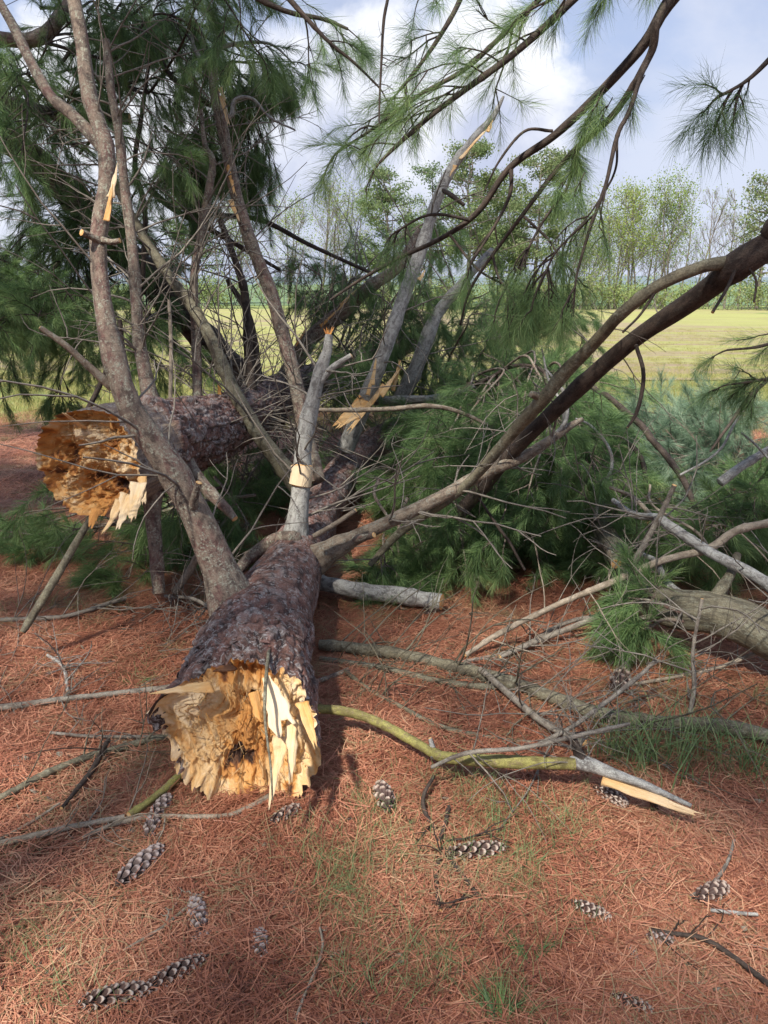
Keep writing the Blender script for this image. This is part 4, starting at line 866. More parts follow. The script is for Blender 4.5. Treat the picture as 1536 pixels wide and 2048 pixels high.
# ------------------------------------------------------------------ needled crowns of the fallen trees
fill(tA, P(1020, 830, 6.0), 27, (870, 1240), (900, 1165), (3.7, 4.8), L=.40, nt_=17, sagk=.14, t0=.5)
fill(tA, P(1000, 800, 6.4), 14, (860, 1180), (820, 940), (4.8, 5.8), L=.42, nt_=15, sagk=.08, t0=.4)
fill(tA, P(980, 860, 6.0), 10, (790, 900), (900, 1090), (4.5, 5.6), L=.34, nt_=13, sagk=.06, t0=.35)
fill(tA, P(900, 800, 7.0), 16, (620, 1240), (560, 760), (5.2, 7.0), L=.42, nt_=9, sagk=.16, t0=.35, droop=.7)
fill(tA, P(1040, 830, 6.), 8, (1000, 1200), (700, 840), (4.8, 6.2), L=.4, nt_=11, sagk=.05)
fill(tA, P(690, 760, 6.5), 12, (600, 900), (430, 640), (5.4, 7.0), L=.45, nt_=8, sagk=.1, droop=.9, t0=.3)
fill(tA, P(860, 1040, 4.2), 5, (760, 880), (1110, 1230), (3.5, 4.0), L=.24, nt_=7, sagk=.05)
fill(tD, P(1500, 1000, 5.5), 23, (1150, 1640), (810, 960), (4.6, 6.6), kind='blue', L=.42, nt_=14, sagk=.05, t0=.35, droop=.15)
for k, rows in enumerate([[(1180, 770, 4.8, 5), (1262, 842, 4.5, 8), (1335, 920, 4.2, 8), (1380, 990, 4., 7), (1400, 1070, 3.8, 5)], [(1160, 850, 4.5, 4), (1240, 880, 4.2, 6), (1285, 930, 4.1, 6), (1300, 1000, 4., 5)], [(1600, 700, 4.4, 6), (1500, 790, 4.3, 5), (1455, 850, 4.2, 4), (1420, 900, 4.2, 3)],
                          [(950, 770, 5., 4), (1020, 735, 4.9, 5), (1080, 740, 4.8, 4), (1100, 790, 4.6, 3)], [(1050, 1140, 3.6, 3), (1000, 1070, 3.6, 4), (950, 1000, 3.6, 3)]]): limb(tD, 'limb', rows, seed=160+k, mtl='bark_dark', wander=.02)
fill(tD, P(1560, 1060, 4.4), 14, (1230, 1600), (960, 1140), (3.6, 4.4), L=.34, nt_=10, sagk=.08, t0=.4)
fill(tD, P(1380, 1220, 3.1), 3, (1235, 1290), (1200, 1270), (2.95, 3.1), L=.18, nt_=4, sagk=.03, hubj=.03, t0=.5)
fill(tC, P(420, 1000, 4.6), 14, (-60, 560), (1020, 1210), (3.8, 4.8), L=.34, nt_=7, sagk=.03)
fill(tC, P(560, 900, 6.), 8, (380, 620), (900, 1080), (4.6, 5.4), L=.38, nt_=9, sagk=.0)
# dark crown on the left: a leaning pine behind the raised log
tE = thing('leaning_pine', 'dark needled pine leaning over from the left behind the raised log', 'pine tree', P(560, 840, 6.5))
E0, pE, rE = limb(tE, 'trunk', [(560, 840, 6.6, 34), (430, 700, 6.3, 34), (300, 560, 6., 36), (190, 440, 5.8, 34), (90, 340, 5.6, 32), (-40, 240, 5.4, 32), (-240, 120, 5.2, 30)], seed=60, mtl='bark_dark')
limb(tE, 'limb', [(-100, 180, 5.2, 22), (40, 212, 5.2, 16), (150, 235, 5.2, 13), (260, 238, 5.2, 12)], seed=61, mtl='bark_dark', cut1=True)
limb(tE, 'limb', [(-100, 60, 4.6, 16), (60, 80, 4.7, 16), (130, 20, 4.7, 14), (160, -50, 4.7, 12)], seed=62, mtl='bark_limb')
fill(tE, P(230, 500, 6.), 17, (-60, 400), (300, 800), (5., 6.4), L=.46, nt_=13, sagk=.08, t0=.25, mtl='bark_dark', droop=.5)
fill(tE, P(60, 240, 5.2), 14, (-60, 420), (-60, 330), (3.8, 5.6), L=.44, nt_=10, sagk=.1, t0=.2, mtl='bark_dark', droop=.5)
fill(tE, P(200, 60, 4.8), 9, (260, 620), (-80, 160), (4., 5.4), L=.42, nt_=10, sagk=.1, t0=.3, mtl='bark_dark', droop=.6)
fill(tE, P(420, 120, 5.4), 7, (470, 590), (150, 420), (4.9, 5.4), L=.36, nt_=10, sagk=.12, t0=.35, mtl='bark_dark', droop=1.2)
fill(tE, P(330, 300, 5.6), 6, (330, 480), (250, 420), (5., 5.6), L=.36, nt_=8, sagk=.1, t0=.35, mtl='bark_dark', droop=1.)
fill(tE, P(60, 520, 5.6), 6, (-60, 200), (480, 640), (4.2, 5.), L=.42, nt_=13, sagk=.05, mtl='bark_dark')
bare_twigs(tE, pE, rE, 50, (.4, 1.2), .004, 19, 0, 1, -.1, 'bark_dark')
for rows in ([(420, 430, 5.6, 6), (520, 440, 5.5, 6), (620, 490, 5.4, 5), (740, 545, 5.3, 4)], [(300, 380, 5.5, 8), (350, 420, 5.4, 7), (440, 470, 5.4, 6), (560, 540, 5.4, 4)], [(310, 90, 4.7, 7), (340, 150, 4.7, 7), (420, 210, 4.7, 6)], [(300, 110, 4.8, 4), (285, 220, 4.8, 5), (270, 330, 4.8, 6), (290, 420, 4.8, 6), (285, 560, 4.8, 6)]): limb(tE, 'limb', rows, seed=63, mtl='bark_dark')

# ------------------------------------------------------------------ the standing pine whose boughs hang into view (trunk just outside on the right)
tS = thing('standing_pine', 'standing pine at the right whose dark limbs and boughs hang into view', 'pine tree', (3.3, 2.2, 0))
mb = MB(); tube(mb, [(3.3, 2.2, -.1), (3.28, 2.2, 1.5), (3.25, 2.15, 3.5), (3.2, 2.1, 6.), (3.2, 2.1, 9)], [.25, .21, .19, .15, .07], 20, .12, .06, 3); mb.build('trunk', M['bark_trunk'], tS)
S1, ps, rs = limb(tS, 'limb', [(2750, 40, 2.35, 46), (1700, 390, 2.35, 42), (1536, 492, 2.4, 34), (1470, 535, 2.45, 33), (1400, 590, 2.6, 25), (1270, 678, 2.85, 21), (1180, 755, 3.05, 20), (1100, 830, 3.25, 19), (1020, 908, 3.5, 18), (960, 980, 3.75, 17), (890, 1055, 4., 15), (840, 1100, 4.15, 13)], seed=70, mtl='bark_dark', knots=.8)
S1['label'] = 'thick dark limb sweeping down from the right edge to the ground'
S2, ps2, rs2 = limb(S1, 'side_limb', [(1475, 522, 2.45, 17), (1400, 535, 2.45, 15), (1310, 575, 2.5, 14), (1240, 630, 2.6, 15), (1190, 685, 2.75, 15), (1130, 745, 2.9, 17), (1085, 800, 3.0, 17), (1030, 860, 3.2, 15), (975, 925, 3.35, 13), (915, 985, 3.5, 11), (800, 1065, 3.7, 10), (740, 1130, 3.75, 7)], seed=71, mtl='bark_olive', knots=.7)
bare_twigs(S2, ps2, rs2, 12, (.15, .5), .0025, 20, .2); bare_twigs(S1, ps, rs, 12, (.15, .5), .0025, 21, .3)
limb(S2, 'stub', [(1085, 797, 3., 11), (1068, 790, 2.98, 10), (1062, 788, 2.97, 8)], seed=73, mtl='bark_tan')
for rows in ([(1475, 528, 2.42, 5), (1455, 575, 2.4, 4), (1425, 625, 2.38, 4)], [(1492, 530, 2.4, 3), (1512, 560, 2.4, 3), (1508, 605, 2.4, 3)], [(1272, 690, 2.8, 5), (1287, 750, 2.8, 5), (1275, 820, 2.8, 5), (1255, 855, 2.8, 3)], [(1310, 585, 2.5, 4), (1280, 630, 2.5, 3), (1245, 665, 2.5, 3)]): limb(S1, 'stub', rows, seed=74, mtl='bark_dark', cut1=True)
# upper dark limb and its hanging twigs
S3, ps3, rs3 = limb(tS, 'limb', [(2200, -520, 2.6, 30), (1600, -260, 2.6, 22), (1360, -20, 2.6, 15), (1290, 85, 2.7, 13), (1200, 185, 2.8, 10.5), (1110, 270, 2.9, 9.5), (1020, 335, 3., 8), (955, 425, 3.1, 7), (880, 478, 3.2, 5.5), (800, 515, 3.3, 5), (720, 560, 3.4, 3.5), (660, 600, 3.4, 2.5)], seed=75, mtl='bark_dark', knots=.6)
S3['label'] = 'long dark upper limb curving down across the sky'
S4, ps4, rs4 = limb(tS, 'limb', [(1600, -260, 2.58, 16), (1345, -10, 2.55, 12), (1300, 110, 2.6, 9), (1230, 225, 2.7, 8), (1150, 300, 2.8, 7), (1105, 350, 2.85, 6), (1045, 430, 2.9, 5), (985, 510, 3., 4), (940, 580, 3.05, 3.4), (920, 650, 3.1, 2.4)], seed=76, mtl='bark_dark')
for k, (rows, n_) in enumerate([([(1300, 110, 2.6, 5), (1255, 230, 2.6, 4.5), (1235, 270, 2.6, 4.5), (1205, 370, 2.6, 4), (1175, 465, 2.6, 3.5), (1160, 540, 2.6, 2.6), (1155, 590, 2.6, 2)], 3), ([(1155, 295, 2.8, 3.5), (1130, 380, 2.8, 3), (1080, 450, 2.8, 2.6), (1030, 540, 2.8, 2), (1000, 600, 2.85, 1.6)], 4), ([(1022, 335, 3., 5), (1018, 385, 3., 4), (985, 450, 3., 3), (940, 520, 3., 2.5)], 3),
                 ([(1105, 262, 2.9, 4), (1050, 262, 2.9, 3.5), (1000, 320, 2.9, 3), (970, 380, 2.9, 2)], 0), ([(1235, 275, 2.65, 3), (1225, 340, 2.65, 2.5), (1180, 420, 2.7, 2), (1130, 480, 2.7, 1.6)], 3), ([(940, 440, 3.1, 3.5), (860, 425, 3.1, 3), (790, 460, 3.1, 2)], 3), ([(985, 510, 3., 3), (1000, 560, 2.95, 2.5), (1040, 600, 2.9, 2)], 5), ([(1045, 430, 2.9, 3), (1100, 480, 2.9, 2.5), (1130, 540, 2.9, 2)], 5), ([(1175, 440, 2.6, 2.5), (1120, 500, 2.62, 2.2), (1090, 560, 2.65, 2)], 6), ([(900, 470, 3.15, 3), (960, 540, 3.1, 2.4), (1060, 590, 3., 2)], 5)]):
    p_, r_ = pl(*rows)
    bough(S4 if k not in (2, 3, 5, 9) else S3, p_, r_, n_, .22, 'near', 'bark_dark', .9, .55, 300+k, 'side_limb', wander=.012, dens=.4) if n_ else limb(S3, 'side_limb', rows, seed=77+k, mtl='bark_dark')
for k, (px, py, d_) in enumerate([(1215, 165, 2.75), (1200, 195, 2.72), (1290, 150, 2.6), (1175, 270, 2.8), (1165, 275, 2.78), (1170, 345, 2.75), (1140, 345, 2.8), (1225, 195, 2.68), (1060, 600, 2.9), (1090, 585, 2.9), (1150, 590, 2.85)]):
    A = P(px, py, d_); B = P(px-18, py+34, d_); bough(S4, [A, (A+B)/2, B], [.002, .002, .0015], 1, .07, 'near', 'bark_dark', .8, .3, 340+k, 'spray', wander=0)
# boughs across the top
SB = [([(1500, -330, 2.4, 14), (1200, -50, 2.5, 9), (1038, 95, 2.5, 7), (933, 180, 2.5, 6), (843, 260, 2.5, 5), (768, 330, 2.5, 3)], 26, .36, np.array((-.6, 0, .55))),
      ([(1400, -330, 2.6, 12), (1120, -40, 2.6, 6), (960, 110, 2.6, 5), (840, 185, 2.6, 4), (740, 260, 2.6, 3), (680, 300, 2.6, 2)], 26, .34, None),
      ([(1100, -300, 2.7, 9), (950, -60, 2.8, 6), (900, 40, 2.8, 5), (860, 110, 2.8, 4), (800, 180, 2.8, 3)], 14, .3, None),
      ([(300, -300, 2.8, 9), (540, -40, 2.8, 6), (640, 70, 2.8, 4), (700, 120, 2.8, 3), (760, 175, 2.8, 2)], 12, .28, None),
      ([(200, -200, 3.2, 9), (420, -60, 3.2, 7), (560, 20, 3.2, 5), (640, 40, 3.2, 4), (690, 60, 3.2, 3)], 16, .34, None),
      ([(1900, -160, 1.95, 16), (1650, 0, 1.95, 9), (1560, 90, 1.95, 6), (1500, 150, 1.95, 4), (1440, 185, 1.95, 3)], 9, .20, None),
      ([(2000, 500, 3.3, 14), (1700, 600, 3.2, 8), (1600, 660, 3.1, 5), (1520, 690, 3.1, 3), (1450, 700, 3.1, 2)], 13, .26, None),
      ([(1700, 600, 3.2, 6), (1600, 740, 3.2, 5), (1520, 760, 3.2, 3), (1460, 770, 3.2, 2)], 12, .24, None),
      ([(1500, -330, 2.4, 9), (1350, -160, 2.4, 6), (1240, -70, 2.4, 5), (1150, -20, 2.4, 4), (1060, 20, 2.4, 2)], 14, .26, None)]
for k, (rows, n_, L_, sd_) in enumerate(SB):
    p_, r_ = pl(*rows); bough(tS, p_, r_, n_*(.36 if k not in (5, 6, 7) else .8), L_*.85, 'near', 'bark_dark', .35, .35, 400+k, side=sd_, wander=.012)
V1, pv1, _ = limb(tS, 'limb', [(790, -60, 2.5, 4), (772, 30, 2.5, 4), (764, 130, 2.5, 3), (758, 220, 2.5, 2.5), (757, 265, 2.5, 1.5)], seed=88, mtl='bark_dark', wander=.01); bare_twigs(V1, pv1, None, 6, (.06, .14), .0015, 22, .2, .8, 0, 'bark_dark', 1)

# unseen canopy above and behind the camera, placed to dapple the litter with shade
lit = [G(-20, 1640), G(120, 1700), G(60, 1520), G(200, 1500), G(-80, 1430), G(100, 1600), G(230, 1260), G(330, 1240), G(300, 1420), G(980, 1340), G(1100, 1330), G(480, 1500, .2), G(560, 1430, .2), G(470, 1600), G(280, 1720), G(240, 1780), G(430, 1700), G(880, 1800), G(900, 1930), G(150, 820, .9), G(240, 1000, .8), G(1240, 980, .4), G(1320, 900, .3), G(600, 1200, .3), G(60, 1120)]
lit_r = [.30, .25, .36, .24, .35, .15, .22, .22, .14, .20, .16, .16, .16, .12, .10, .10, .12, .10, .14, .16, .12, .3, .5, .12, .2]
def grove(label, x0, y0, H, n, zr, rad, seed, dn=9.5):
    t = thing('standing_pine', label, 'pine tree', (x0, y0, 0)); base = np.array((x0, y0, 0.)); rg = np.random.RandomState(seed)
    mb = MB(); tube(mb, [base+(0, 0, -.1), base+(0, .03, H*.4), base+(.05, 0, H)], [.24, .18, .04], 16, .2, .06, seed); mb.build('trunk', M['bark_trunk'], t)
    tp = []; td = []; tw = []; tr = []
    for i in range(n):
        a = rg.rand()*6.283; z0 = rg.uniform(*zr); L = rad*(1.15-.5*(z0-zr[0])/(zr[1]-zr[0]))*rg.uniform(.55, 1.1); u = np.linspace(0, 1, 6)
        ax = np.stack((x0+np.cos(a)*L*u, y0+np.sin(a)*L*u, z0+L*.12*u), -1); ax += np.cumsum(rg.normal(0, .04, (6, 3)), 0); tw.append(ax); tr.append(np.linspace(.04, .008, 6))
        for _ in range(int(dn*L/2.5)):
            s_ = rg.uniform(.25, 1.); j = min(4, int(s_*5)); q = ax[j]+(ax[j+1]-ax[j])*(s_*5-j); d = unit(np.array((math.cos(a), math.sin(a), .1))*.7+rg.normal(0, .6, 3)*np.array((1, 1, .3)))
            e = q+d*rg.uniform(.15, .7); tw.append(q+(e-q)*u[:, None]); tr.append(np.linspace(.006, .003, 6))
            for w_ in np.linspace(.4, 1, 3): tp.append(q+(e-q)*w_); td.append(d)
    tp = np.array(tp); td = np.array(td)
    keep = np.ones(len(tp), bool)
    for g_, rr in zip(lit, lit_r):                 # tufts cut away toward the sun so chosen spots stay lit
        rel = tp-g_; al = rel@sun_dir; per = np.linalg.norm(rel-al[:, None]*sun_dir, axis=1); keep &= per > rr+.06
    dp = tp[:, 1]*CP+(CH-tp[:, 2])*SP; up_ = tp[:, 1]*SP-(CH-tp[:, 2])*CP*-1*-1
    uu = (tp[:, 2]-CH)*CP+tp[:, 1]*SP
    keep &= ~((dp > .1) & (uu/np.maximum(dp, .1) < .78) & (np.abs(tp[:, 0])/np.maximum(dp, .1) < .62))
    tp, td = tp[keep], td[keep]
    scatter('needles', tp, dir_euler(td), rg.uniform(.8, 1.2, len(tp)), 'shade', t)
    tw = np.array(tw); c_ = tw[:, :, :]; dpt = c_[..., 1]*CP+(CH-c_[..., 2])*SP; uu = (c_[..., 2]-CH)*CP+c_[..., 1]*SP
    bad = ((dpt > .1) & (uu/np.maximum(dpt, .1) < .72) & (np.abs(c_[..., 0])/np.maximum(dpt, .1) < .56)).any(1)
    mb = MB(); strips(mb, tw[~bad], np.array(tr)[~bad], 4); mb.build('limbs', M['bark_dark'], t, 'stuff')
grove('unseen tall pine behind the viewer on the left, shading the litter', -3.2, -2.2, 11, 34, (3.2, 9.), 3.4, 1)
grove('unseen tall pine behind the viewer, its boughs overhead', -.6, -3.2, 11, 30, (3.6, 9.), 3.2, 2)
grove('unseen tall pine left of the clearing, outside the photo', -5.2, .8, 11, 26, (3.6, 9.), 3.2, 3)
grove('unseen tall pine added to shade the dark crown on the left', -3.9, 2.6, 11.5, 34, (6.2, 10.), 2.8, 4, 34)  # extra dense crown added out of view to darken the upper left

# ------------------------------------------------------------------ sticks and short logs on the litter
def stick(label, rows, h=.02, mtl='bark_twig', seed=0, name='fallen_branch', cat='branch', cut=True, tw=0, twL=(.1, .35), wander=.008, knots=.25, rr=.0024, spots=()):
    p_, r_ = gl(h, *rows); r_ = r_*1.2; p_[:, 2] += hz(p_[:, 0], p_[:, 1])+.014; mid = p_[len(p_)//2]; t = thing(name, label, cat, (mid[0], mid[1], hz(mid[0], mid[1])))
    mb = MB(); p, r = tube(mb, p_, r_, seed=seed, cap0=cut, cap1=cut, knots=knots, wander=wander, wob=.15); mb.build('stem', [M[mtl], M['wood']], t)
    if tw: bare_twigs(t, p, r, tw, twL, rr, 60+seed, .05, .95, .05, mtl, 2)
    return t, p, r
stick('grey stick lying left of the near break, running off the left edge', [(-60, 1415, 6), (0, 1410, 6), (120, 1400, 5), (250, 1382, 5), (345, 1374, 5)], seed=1, tw=10)
stick('dark curved stick below the pointed splinter at the left', [(-80, 1625, 6), (0, 1592, 6), (85, 1548, 6), (180, 1508, 6), (290, 1478, 7), (372, 1463, 7)], seed=2, tw=8, mtl='bark_olive')
stick('short dark stick crossing the curved stick at the left', [(217, 1478, 4), (185, 1530, 5), (150, 1575, 4), (120, 1612, 3)], h=.035, seed=3, tw=3, mtl='bark_dark')
stick('straight pale peeled stick at the left edge', [(120, 1608, 2.5), (60, 1645, 2.5), (-40, 1705, 2.5)], seed=4, mtl='bark_pale', wander=.002)
stick('long lichened stick ending in a green mossy length', [(-60, 1705, 7), (0, 1693, 6), (60, 1676, 6), (140, 1658, 5), (250, 1638, 5)], seed=5, tw=5, mtl='bark_pale')
stick('short bright green mossy stick left of the break', [(258, 1632, 6), (300, 1600, 6), (345, 1562, 7), (384, 1528, 6)], h=.03, seed=6, mtl='bark_moss')
stick('thin yellowish stick curving under the break', [(165, 1678, 3), (230, 1650, 4), (300, 1632, 5), (380, 1634, 4), (450, 1634, 4), (500, 1615, 5), (545, 1590, 6)], seed=7, mtl='bark_pale', tw=3)
stick('faint thin stick above the curved stick at the left', [(100, 1464, 2.5), (200, 1467, 3), (300, 1465, 3), (360, 1462, 3)], seed=8, mtl='bark_twig', tw=3)
t, p, r = stick('mossy green broken branch with pale split end on the right', [(622, 1424, 7, .12), (700, 1438, 8, .10), (780, 1472, 8, .08), (868, 1518, 9, .07), (900, 1526, 10, .08), (1000, 1528, 11, .10), (1150, 1530, 10, .12)], seed=9, mtl='bark_moss', wander=.004, knots=.45)
mb = MB(); pp, rr_ = gl(.12, (1140, 1524, 12), (1175, 1528, 15), (1215, 1543, 12), (1280, 1566, 9), (1340, 1592, 6, .10), (1383, 1612, 4, .09)); tube(mb, pp, rr_, 12, .02, .2, 12, cap1=True); mb.build('split_length', [M['bark_grey'], M['wood']], t)
shard(t, G(1205, 1556, .105), G(1388, 1628, .085), .040, .020, .008, .12, nrm=(0, -.8, .6), seed=140)
shard(t, G(1240, 1560, .10), G(1340, 1605, .09), .03, .012, .006, .22, nrm=(0, -.8, .6), seed=141)
mb = MB(); pp, rr_ = gl(.1, (1296, 1580, 7, .10), (1304, 1600, 7, .05), (1312, 1618, 6, .0)); tube(mb, pp, rr_, 8, .02, .15, 13, cap1=True); mb.build('stub', [M['bark_dark'], M['wood']], t)
mb = MB(); pp, rr_ = gl(.1, (868, 1516, 8, .08), (866, 1496, 6, .10), (860, 1476, 4, .13)); tube(mb, pp, rr_, 8, .015, .15, 14, cap1=True); mb.build('stub', [M['bark_grey'], M['wood']], t)
mb = MB(); pp, rr_ = gl(.1, (1165, 1528, 12, .12), (1155, 1500, 10, .15), (1148, 1480, 6, .18)); tube(mb, pp, rr_, 8, .015, .25, 15); mb.build('stub', [M['bark_dark'], M['wood']], t); bare_twigs(t, pp, rr_, 14, (.1, .45), .002, 99, 0, 1, .1)
stick('long dark branch running from the near trunk to the right edge', [(640, 1295, 9), (720, 1303, 10), (810, 1312, 10), (900, 1332, 11), (1040, 1366, 11), (1130, 1398, 12), (1220, 1420, 12), (1310, 1436, 12), (1430, 1452, 12), (1536, 1476, 12), (1620, 1500, 12)], h=.04, seed=10, mtl='bark_olive', tw=34, twL=(.2, .7), wander=.01, rr=.0034)
stick('thinner olive branch under the long dark branch', [(640, 1322, 5), (770, 1345, 6), (860, 1366, 6), (960, 1378, 6), (1050, 1372, 5)], seed=11, mtl='bark_olive', tw=16, twL=(.15, .5))
stick('slender arched stick resting above the mossy branch', [(862, 1543, 3, .10), (930, 1517, 4, .14), (1040, 1502, 4, .17), (1120, 1482, 4, .19), (1180, 1466, 4, .2), (1260, 1450, 3, .2)], seed=12, tw=6)
stick('straight thin stick slanting up to the grass clump', [(1070, 1490, 3, .03), (1140, 1450, 4, .08), (1190, 1410, 4, .12), (1270, 1355, 4, .16), (1310, 1316, 3, .2)], seed=13, tw=7, twL=(.1, .4))
stick('forked dark twig standing out of the litter below the mossy branch', [(868, 1560, 3, .05), (848, 1595, 3.5, .04), (850, 1630, 4, .03), (885, 1685, 4), (875, 1740, 4), (876, 1790, 4), (880, 1825, 4)], seed=14, mtl='bark_dark', tw=4, twL=(.08, .2))
stick('dark twig lying right of the forked twig', [(898, 1620, 4), (888, 1660, 4), (876, 1690, 4)], seed=15, mtl='bark_dark')
stick('dark twig slanting below the big open cone', [(885, 1695, 4), (915, 1740, 4.5), (945, 1775, 4.5), (962, 1800, 4)], seed=16, mtl='bark_dark', tw=2, twL=(.05, .15))
stick('pale bent straw near the bottom edge', [(640, 1862, 2), (646, 1900, 2.5), (632, 1945, 2.5), (610, 1990, 2.5), (590, 2040, 2.5)], seed=17, mtl='bark_pale', wander=.002)
stick('thin curved twig leading to the small dark cone on the right', [(1468, 1680, 2.5), (1455, 1720, 3), (1425, 1765, 3.5), (1382, 1792, 3.5)], seed=18, mtl='bark_twig')
stick('short pale twig at the lower right edge', [(1420, 1822, 3), (1465, 1827, 3.5), (1515, 1828, 3)], seed=19, mtl='bark_grey', wander=.002)
stick('dark twig slanting to the lower right corner', [(1298, 1862, 3.5), (1360, 1878, 4), (1400, 1888, 4.5), (1460, 1925, 4.5), (1550, 1995, 5)], seed=20, mtl='bark_dark', tw=4, twL=(.06, .2))
stick('pale and brown twig above the twin open cones', [(245, 1903, 2.5), (285, 1880, 3), (335, 1848, 3), (410, 1785, 3)], seed=21, mtl='bark_pale', tw=2, twL=(.05, .1), wander=.003)
stick('long pale branch arching from the grey log over the red litter', [(930, 1312, 4), (993, 1270, 5, .08), (1118, 1205, 5, .2), (1200, 1172, 6, .3), (1268, 1140, 6, .36), (1338, 1110, 6, .42), (1418, 1092, 7, .45), (1468, 1060, 7, .5), (1536, 1045, 7, .52), (1620, 1035, 7, .5)], h=.03, seed=22, mtl='bark_pale', tw=14, twL=(.15, .6), rr=.003, wander=.01)
stick('second long branch crossing low before the grey log', [(1000, 1312, 4), (1100, 1270, 5, .05), (1218, 1215, 5, .15), (1268, 1125, 6, .35), (1310, 1050, 5, .5), (1350, 965, 4, .7)], h=.03, seed=23, mtl='bark_twig', tw=14, twL=(.15, .6), rr=.003, wander=.008)
stick('thin branch lying low between the pale branch and the long dark one', [(900, 1330, 3), (1020, 1300, 4), (1140, 1240, 4, .05), (1250, 1225, 4, .08)], seed=24, tw=12, twL=(.15, .5), rr=.003)
stick('lichened short log lying right of the near trunk', [(640, 1165, 12, .08), (700, 1180, 14, .08), (780, 1188, 14, .07), (885, 1206, 13, .07)], seed=25, mtl='bark_grey', name='short_log', cat='log', tw=4)
stick('thin dark log at the foot of the dark limb', [(790, 1100, 11, .08), (860, 1122, 12, .07), (920, 1146, 11, .06), (980, 1168, 8, .05)], seed=26, mtl='bark_limb', name='short_log', cat='log', tw=4)
stick('slim peeled reddish stick right of the near trunk', [(628, 1372, 4), (660, 1362, 4), (700, 1348, 5)], seed=27, mtl='bark_limb')
stick('twiggy dead branch in the middle of the litter', [(690, 1350, 4), (740, 1385, 4), (800, 1420, 4), (870, 1455, 5), (960, 1470, 4), (1060, 1480, 3)], seed=28, mtl='bark_olive', tw=16, twL=(.12, .45))
stick('grey dead branch with many side twigs at the right middle', [(960, 1340, 5, .06), (1030, 1400, 6, .04), (1100, 1450, 6, .05), (1170, 1480, 6, .08)], seed=29, mtl='bark_twig', tw=18, twL=(.15, .6), rr=.003)
stick('bare twiggy branch standing up at the right edge', [(1380, 1425, 4), (1390, 1370, 4, .1), (1385, 1300, 3, .22), (1400, 1200, 3, .4)], seed=30, tw=12, twL=(.15, .5), rr=.003)
stick('bleached twig in the shade at the right edge', [(1240, 1372, 3), (1330, 1360, 3), (1420, 1340, 3), (1540, 1300, 4, .1)], seed=31, mtl='bark_pale', tw=8, twL=(.1, .4))
stick('twig tangle left of the raised log leg', [(0, 1245, 4), (60, 1243, 4), (140, 1235, 4), (250, 1200, 4)], seed=32, tw=18, twL=(.15, .6), rr=.003)
stick('split stick with torn end beside the raised log leg', [(400, 1108, 5, .25), (380, 1140, 7, .16), (345, 1185, 6, .05)], seed=33, mtl='bark_pale', tw=6)
stick('brittle grey twigs left of the near trunk', [(330, 1195, 3), (400, 1205, 3, .05), (440, 1250, 3, .06), (380, 1330, 3)], seed=34, tw=24, twL=(.15, .5), rr=.0028)
stick('small dead twig near the left sunlit patch', [(95, 1310, 2.5), (125, 1330, 3), (135, 1378, 3)], seed=35, tw=8, twL=(.1, .3), mtl='bark_grey')

# small chips and litter twigs nobody would count
fm = MB(); rg = np.random.RandomState(77); x, y = infield(900, .9, 5.5)
for i in range(900):
    k = 6; a = np.sort(rg.rand(k)*6.283); s_ = rg.uniform(.004, .016); z = float(hz(x[i], y[i]))+.016+.012*rg.rand(); tx, ty = rg.normal(0, .35, 2)
    rx = np.cos(a)*s_*rg.uniform(.8, 1.6); ry = np.sin(a)*s_*.7; ring = np.stack((x[i]+rx, y[i]+ry, z+rx*tx+ry*ty), -1); v = np.vstack((ring, ring+(0, 0, -.002), [[x[i], y[i], z+.002]]))
    fm.add(v, [(j, j+k, (j+1) % k+k, (j+1) % k) for j in range(k)], [(j, (j+1) % k, 2*k) for j in range(k)], cyl=v)
fm.build('bark_flakes', M['bark_tan'], kind='stuff', smooth=False)
out = []; rad = []
for _ in range(1100):
    x, y = infield(1, .9, 5.5, 1.); x, y = x[0], y[0]; a = rng.rand()*6.283; L = rng.uniform(.04, .28); K = 6; q = np.array((x, y, 0)); pts = []
    for i in range(K): a += rng.normal(0, .18); q = q+np.array((math.cos(a), math.sin(a), 0))*L/K; pts.append((q[0], q[1], float(hz(q[0], q[1]))+.012+.012*rng.rand()))
    out.append(pts); rad.append(np.linspace(1, .6, K)*rng.uniform(.0008, .0018))
mb = MB(); strips(mb, out, rad, 4); mb.build('litter_twigs', M['bark_twig'], kind='stuff')

# ------------------------------------------------------------------ pine cones
def scale_mesh(mtl, pale=0.):
    nx, ny = 6, 5; v = []; ti = []
    for i in range(nx):
        u = i/(nx-1); wd = .36*math.sin(min(1, u*1.25+.12)*math.pi*.5)*(1 if u < .75 else 1-(u-.75)*2.2)
        for j in range(ny):
            x = (j/(ny-1)-.5)*2; v.append((u, x*wd, .16*(x*x)*(-1)+.22*u*u)); ti.append(.1+.25*u if u < .7 else .66+.9*(u-.7))
    n = len(v); v2 = [(a, b*.9, c-.13-.06*a) for a, b, c in v]; q = []
    for i in range(nx-1):
        for j in range(ny-1):
            a = i*ny+j; q.append((a, a+ny, a+ny+1, a+1)); q.append((n+a, n+a+1, n+a+ny+1, n+a+ny))
        a = i*ny; q.append((a, n+a, n+a+ny, a+ny)); a = i*ny+ny-1; q.append((a, a+ny, n+a+ny, n+a))
    for j in range(ny-1): a = (nx-1)*ny+j; q.append((a, n+a, n+a+1, a+1))
    mb = MB(); mb.add(v+v2, q, tint=ti+[t_*1.0 if t_ > .6 else t_*.6 for t_ in ti]); return mb.mesh('scale', [mtl])
SM = {'cone': scale_mesh(M['cone']), 'cone_pale': scale_mesh(M['cone_pale'])}
CP_ = []
